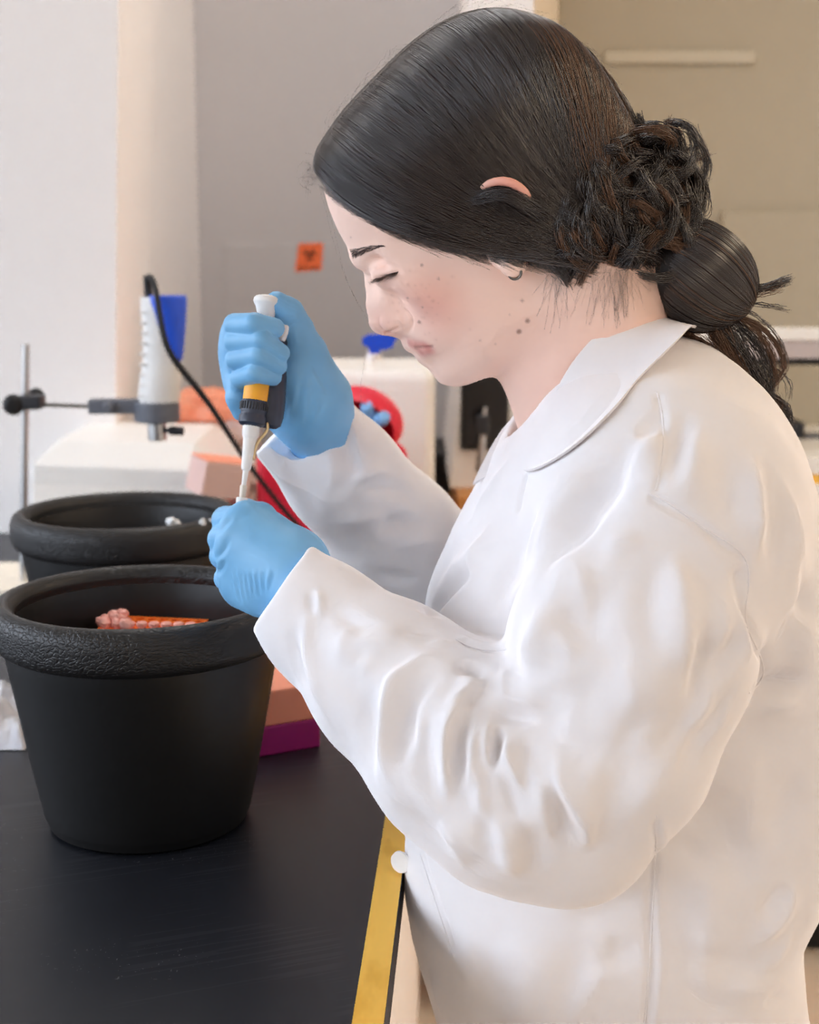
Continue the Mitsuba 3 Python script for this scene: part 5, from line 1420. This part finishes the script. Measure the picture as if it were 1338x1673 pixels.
hr = np.random.default_rng(12)
oc = px_dense(outline[3:20], 400)
oc_px = smooth_curve(np.array(outline[3:20], float), 400)
def cap_paths(n, side, lift0=0.0006, lift1=0.0022, u0=0.0, jit=0.5):
    u = u0 + (1 - u0) * hr.random(n)
    start = np.stack([np.interp(u, np.linspace(0, 1, 400), oc_px[:, k]) for k in (0, 1)], 1)
    # lower hairs leave the front hairline, upper ones the parting and the crown
    T_ = np.stack([1035 + hr.normal(0, 22, n), 345 + 95 * (1 - u) ** 1.3 - 60 * u ** 3 + hr.normal(0, 16, n)], 1)
    d0 = np.stack([np.interp(u, [0, .15, .35, .55, .75, 1], [0.55, 0.80, 0.78, 0.80, 0.86, 0.80]), np.interp(u, [0, .15, .35, .55, .75, 1], [0.83, 0.60, 0.62, 0.60, 0.50, 0.60])], 1)
    d0 += hr.normal(0, 0.02, d0.shape)
    Ld = np.linalg.norm(T_ - start, axis=1)
    P1_ = start + d0 * (Ld * np.interp(u, [0, 1], [0.33, 0.36]))[:, None]
    d1 = np.stack([np.full(n, 0.94), np.interp(u, [0, .5, 1], [-0.10, 0.22, 0.9])], 1)
    P2_ = T_ - d1 * (Ld * 0.36)[:, None]
    t = np.linspace(0, 1, 26)[None, :, None] ** 1.25
    B = (1 - t) ** 3 * start[:, None] + 3 * (1 - t) ** 2 * t * P1_[:, None] + 3 * (1 - t) * t ** 2 * P2_[:, None] + t ** 3 * T_[:, None]
    wob = np.cumsum(hr.normal(0, jit, B.shape), axis=1) * np.linspace(0, 1, 26)[None, :, None]
    B = B + wob
    k = 1.08 / FPX
    xz = np.array([at(x, y, YM)[[0, 2]] for x, y in B.reshape(-1, 2)]).reshape(n, 26, 2)
    keep = (MI(xz)[:, :22].min(1) > -0.0025)
    xz = xz[keep]
    n = len(xz)
    lift = (lift0 + lift1 * hr.random((n, 1)) ** 2 * np.ones((1, 26)))
    return on_cap(xz, lift, side)
Pn = cap_paths(5200, 1)
taper = np.interp(np.linspace(0, 1, 26), [0, 0.1, 0.9, 1], [0.6, 1, 1, 0.5])
part(person, 'hair_strands', cat([strands(Pn, hr.uniform(0.00022, 0.00050, (len(Pn), 1)) * taper), strands(Pr := cap_paths(1500, -1), hr.uniform(0.00025, 0.0005, (len(Pr), 1)) * taper)]), 'm_hair', True, kind='stuff')
part(person, 'hair_strands', strands(Pr := cap_paths(500, 1, 0.002, 0.003, 0.0, 1.3), hr.uniform(0.0001, 0.0002, (len(Pr), 1)) * taper), 'm_hair', True, 'finer stray strands', kind='stuff')
part(person, 'hair_strands', strands(Pr := cap_paths(900, 1, 0.0016, 0.0024, 0.5), hr.uniform(0.00018, 0.00036, (len(Pr), 1)) * taper), 'm_hair_brown', True, 'lighter brown strands', kind='stuff')

# bun
bc_ = sp(1128, 448, 0.012)
a1, a2 = sp(1040, 412, 0.012) - bc_, None
e1 = (sp(1225, 495, 0.012) - sp(1035, 400, 0.012)); e1 /= np.linalg.norm(e1)
e2 = np.array([0, -1.0, 0])
e3 = np.cross(e1, e2); e3 /= np.linalg.norm(e3)
RB = np.stack([e1, e2, e3], 1)
rb_ = np.array([0.0475, 0.042, 0.0375])
bv = Vol(bc_ - 0.065, bc_ + 0.065, 0.0022)
bv.ell(bc_, rb_, 0.002, R=RB)
bv.ell(bc_ - e1 * 0.022 + e3 * 0.004, [0.032, 0.036, 0.034], 0.012, R=RB)
bmesh = bv.mesh(3)
part(person, 'hair_bun', bmesh, 'm_hair_dark', True, 'smooth low bun of dark brown hair')
def bun_paths(n):
    th = hr.random(n) * 2 * np.pi
    t = np.linspace(0.06, 0.97, 22)
    lam = -math.cos(math.pi * 0) * np.cos(np.pi * t)
    out = []
    sc_ = 1.012 + 0.05 * hr.random((n, 1)) ** 2
    r_ = np.sqrt(np.maximum(1 - lam ** 2, 0))[None, :]
    tw = th[:, None] + 0.75 * (t[None, :] - 0.3) + 0.05 * hr.normal(0, 1, (n, 1))
    L_ = np.stack([lam[None] * rb_[0] * sc_, r_ * np.cos(tw) * rb_[1] * sc_, r_ * np.sin(tw) * rb_[2] * sc_], -1)
    return bc_ + L_ @ RB.T
part(person, 'hair_bun_strands', strands(bun_paths(2600), hr.uniform(0.00025, 0.0005, (2600, 1)) * np.ones((1, 22))), 'm_hair', True, kind='stuff')

part(person, 'hair_bun_strands', strands(bun_paths(160), hr.uniform(0.0002, 0.00035, (160, 1)) * np.ones((1, 22))), 'm_hair_brown', True, 'lighter brown strands', kind='stuff')
# knotted curls between head and bun
def lock(ctrl_px, ws, n, spread, rad=(0.00018, 0.0004), curl=0.0, k=26):
    """a lock of n hairs along a curve given by pixels and distances from the mid-plane"""
    c = smooth_curve([sp(x, y, w) for (x, y), w in zip(ctrl_px, ws)], k)
    t = np.linspace(0, 1, k)
    off = hr.normal(0, 1, (n, 1, 3)) * spread
    off2 = hr.normal(0, 1, (n, 1, 3)) * spread
    P = c[None] + off * (1 - t)[None, :, None] + off2 * t[None, :, None]
    P += np.cumsum(hr.normal(0, 0.00025, P.shape), axis=1)
    if curl: P += curl * np.stack([np.sin(t * 9 + 1), np.cos(t * 8), np.sin(t * 7)], -1)[None]
    return strands(P, hr.uniform(*rad, (n, 1)) * np.interp(t, [0, 0.8, 1], [1, 0.9, 0.3])[None])
kn_ = []
core = Vol(sp(1040, 320, 0.02) - 0.075, sp(1040, 320, 0.02) + 0.075, 0.003)
core.ell(sp(1025, 340, 0.008), [0.030, 0.048, 0.038], 0.01)
core.ell(sp(1062, 285, 0.01), [0.016, 0.024, 0.020], 0.01)
core.ell(sp(1005, 405, 0.02), [0.030, 0.045, 0.020], 0.01)
core.ell(sp(1085, 370, 0.01), [0.026, 0.030, 0.020], 0.01)
cmesh = core.mesh(2)
q_ = np.array(cmesh.vertices); cmesh.vertices = q_ + vnormals(q_, np.array(cmesh.faces)) * (0.010 * (meshkit.fbm(q_ * 55, 3, 2) - 0.5))[:, None]
part(person, 'hair_knot', cmesh, 'm_hair_dark', True, 'untidy knot of dark hair above the bun')
kr = np.random.default_rng(31)
kinter = RayMeshIntersector(cat([capm, cmesh, bmesh]))
def hair_w(px):
    p = np.asarray(px, float).reshape(-1, 2)
    d = FWD + (p[:, :1] - 669) / FPX * np.array([[1.0, 0, 0]]) + (836.5 - p[:, 1:2]) / FPX * UP
    loc, ir, _ = kinter.intersects_location(np.tile(EYE, (len(p), 1)), d, multiple_hits=False)
    out = np.full(len(p), 0.012)
    out[ir] = YM - loc[:, 1]
    return out
for i in range(150):
    x, y = kr.uniform(935, 1118), kr.uniform(228, 440)
    if x > 1065 and y > 370: y -= 90
    if x < 1000 and y < 300: y += 95
    if x < 965: y = kr.uniform(360, 440)
    a = kr.normal(1.0, 0.75)                                  # mostly running down towards the bun
    Lk = kr.uniform(30, 62)
    bend = kr.normal(0, 17)
    c0 = np.array([x, y]); u = np.array([math.cos(a), math.sin(a)]); nrm = np.array([-u[1], u[0]])
    P4 = np.array([c0 - u * Lk, c0 - u * Lk * 0.4 + nrm * bend, c0 + u * Lk * 0.35 + nrm * bend * 0.9, c0 + u * Lk])
    w4 = hair_w(P4)
    hi = kr.uniform(0.001, 0.008)
    kn_.append(lock(P4, [w4[0] - 0.002, max(w4[1], w4[0] * 0.9) + hi, max(w4[2], w4[3] * 0.9) + hi, w4[3] - 0.002], 40, 0.0019, (0.00014, 0.00034), curl=0.0012))
for pts in ([(1025, 235), (1050, 212), (1078, 214), (1090, 240)], [(1035, 245), (1060, 225), (1085, 232), (1095, 262)], [(1040, 225), (1068, 205), (1092, 214), (1086, 236)], [(1060, 240), (1090, 245), (1112, 262), (1108, 285)], [(1075, 250), (1100, 250), (1116, 258)],
            [(1098, 270), (1118, 300), (1130, 340), (1140, 368)], [(1090, 270), (1108, 305), (1118, 345), (1128, 372)], [(1105, 285), (1128, 320), (1142, 356)], [(1035, 330), (1060, 300), (1080, 270)], [(1045, 420), (1060, 380), (1070, 330)],
            [(960, 395), (985, 420), (1020, 425)], [(945, 410), (975, 435), (1015, 440)], [(990, 300), (985, 340), (1000, 390)], [(1005, 290), (1010, 330), (1030, 370)]):
    kn_.append(lock(pts, [0.03] + [0.045] * (len(pts) - 2) + [0.025] if pts[0][0] < 1030 else [0.015] + [0.026] * (len(pts) - 2) + [0.01], 46, 0.0017))
part(person, 'hair_knot_strands', cat([m for k, m in enumerate(kn_) if k % 6]), 'm_hair', True, kind='stuff')
part(person, 'hair_knot_strands', cat(kn_[::6]), 'm_hair_brown', True, 'lighter brown strands', kind='stuff')

ear_locks = []
for dy, w_ in ((2, .0915), (7, .0920), (13, .0905)):
    ear_locks.append(lock([(752, 318 + dy), (790, 314 + dy), (825, 311 + dy), (862, 327 + dy), (905, 350 + dy)], [.078, .0865, w_, w_ - .002, .079], 22, 0.0017, (0.00014, 0.0003)))
part(person, 'hair_over_ear', cat(ear_locks), 'm_hair', True, 'strands passing over the ear', kind='stuff')

# loose ends
tl = []
for pts, n, s in (
        ([(1205, 478), (1245, 470), (1292, 455)], 40, 0.0012), ([(1205, 490), (1240, 478), (1280, 466)], 18, 0.002), ([(1215, 495), (1250, 500), (1288, 508)], 8, 0.0006),
        ([(1190, 515), (1235, 530), (1268, 560), (1281, 600), (1262, 628), (1248, 640)], 34, 0.0011), ([(1200, 500), (1240, 520), (1275, 560), (1284, 590)], 8, 0.0012),
        ([(1170, 540), (1200, 590), (1230, 640), (1262, 668)], 110, 0.0042), ([(1185, 535), (1215, 575), (1240, 620), (1252, 660)], 90, 0.0035), ([(1165, 535), (1190, 585), (1215, 630), (1240, 660)], 80, 0.0030),
        ([(1195, 525), (1232, 560), (1254, 605), (1252, 655), (1238, 670)], 40, 0.002), ([(1205, 520), (1240, 548), (1262, 590), (1260, 640)], 30, 0.002),
        ([(1235, 640), (1262, 650), (1282, 668), (1285, 700)], 60, 0.002), ([(1228, 655), (1250, 672), (1272, 664), (1268, 648)], 40, 0.0012), ([(1252, 660), (1272, 670), (1280, 700), (1276, 715)], 50, 0.002),
        ([(1118, 545), (1150, 560), (1176, 588)], 40, 0.0016), ([(1245, 600), (1285, 620), (1290, 660)], 6, 0.001)):
    tl.append(lock(pts, [0.02] + [0.024] * (len(pts) - 1), n, s))
part(person, 'hair_tail', cat(tl[1::2]), 'm_hair_brown', True, 'lighter brown loose ends', kind='stuff')
part(person, 'hair_tail', cat(tl[::2]), 'm_hair', True, 'loose ends falling from the bun', kind='stuff')

# flyaways, baby hairs, nape
fw = []
def fly(pts, ws, r=0.00007, n=1, s=0.0):
    fw.append(lock(pts, ws, n, s, (r, r * 1.3)))
fly([(522, 305), (535, 350), (560, 430), (598, 520)], [0.004] * 4, 0.00004)
fly([(525, 300), (546, 380), (572, 470), (606, 530)], [0.01] * 4, 0.00004)
fly([(598, 575), (592, 640), (598, 700)], [0.05] * 3, 0.00005)
for k in range(70):                                            # along the top of the head
    i = hr.integers(0, 399)
    p = oc_px[i]
    tdir = oc_px[min(399, i + 5)] - oc_px[max(0, i - 5)]
    tdir = tdir / np.linalg.norm(tdir)
    nd = np.array([tdir[1], -tdir[0]])
    Lh = hr.uniform(20, 60)
    fly([p, p + tdir * Lh * 0.5 + nd * hr.uniform(3, 12), p + tdir * Lh + nd * hr.uniform(-4, 14)], [0.0, 0.0, 0.0 + hr.normal(0, 0.01)], 0.00005)
for k in range(40):                                            # tuft at the front of the hairline
    a = hr.normal([518, 285], [6, 14])
    fly([a, a + [-8, -4 + hr.normal(0, 4)], a + [-16 + hr.normal(0, 6), hr.normal(-4, 14)]], [0.004 + abs(hr.normal(0, 0.01))] * 3, 0.00006)
hlc = smooth_curve(np.array(hairline[1:13], float), 200)
P = []
for k in range(700):                                           # fine hairs along the hairline, lying on the skin
    a = hlc[hr.integers(0, 199)] + hr.normal(0, 2.5, 2)
    d = np.array([0.9, 0.42]) + hr.normal(0, 0.15, 2)
    L_ = hr.uniform(15, 55)
    pts = [a - d * L_ * 0.3 + [0, 2], a + d * L_ * 0.3 + [0, 5], a + d * L_ + [4, 0]]
    c = smooth_curve(pts, 7)
    P.append(c)
P = np.array(P); fine = strands(on_face(P.reshape(-1, 2), 0.0007).reshape(len(P), -1, 3), 0.00009)
P = []
for k in range(110):                                           # nape
    a = np.array([hr.choice([hr.normal(915, 9), hr.uniform(950, 1035), hr.uniform(985, 1035)]), hr.uniform(425, 455)])
    L_ = hr.uniform(25, 95)
    bx = hr.normal(-6, 16)
    c = smooth_curve([a, a + [bx * 0.5, L_ * 0.5], a + [bx, L_]], 9)
    P.append(c)
P = np.array(P); nape = strands(on_face(P.reshape(-1, 2), 0.0006).reshape(len(P), -1, 3), 0.000055)
part(person, 'loose_hairs', cat(fw + [fine, nape]), 'm_hair', True, kind='stuff')
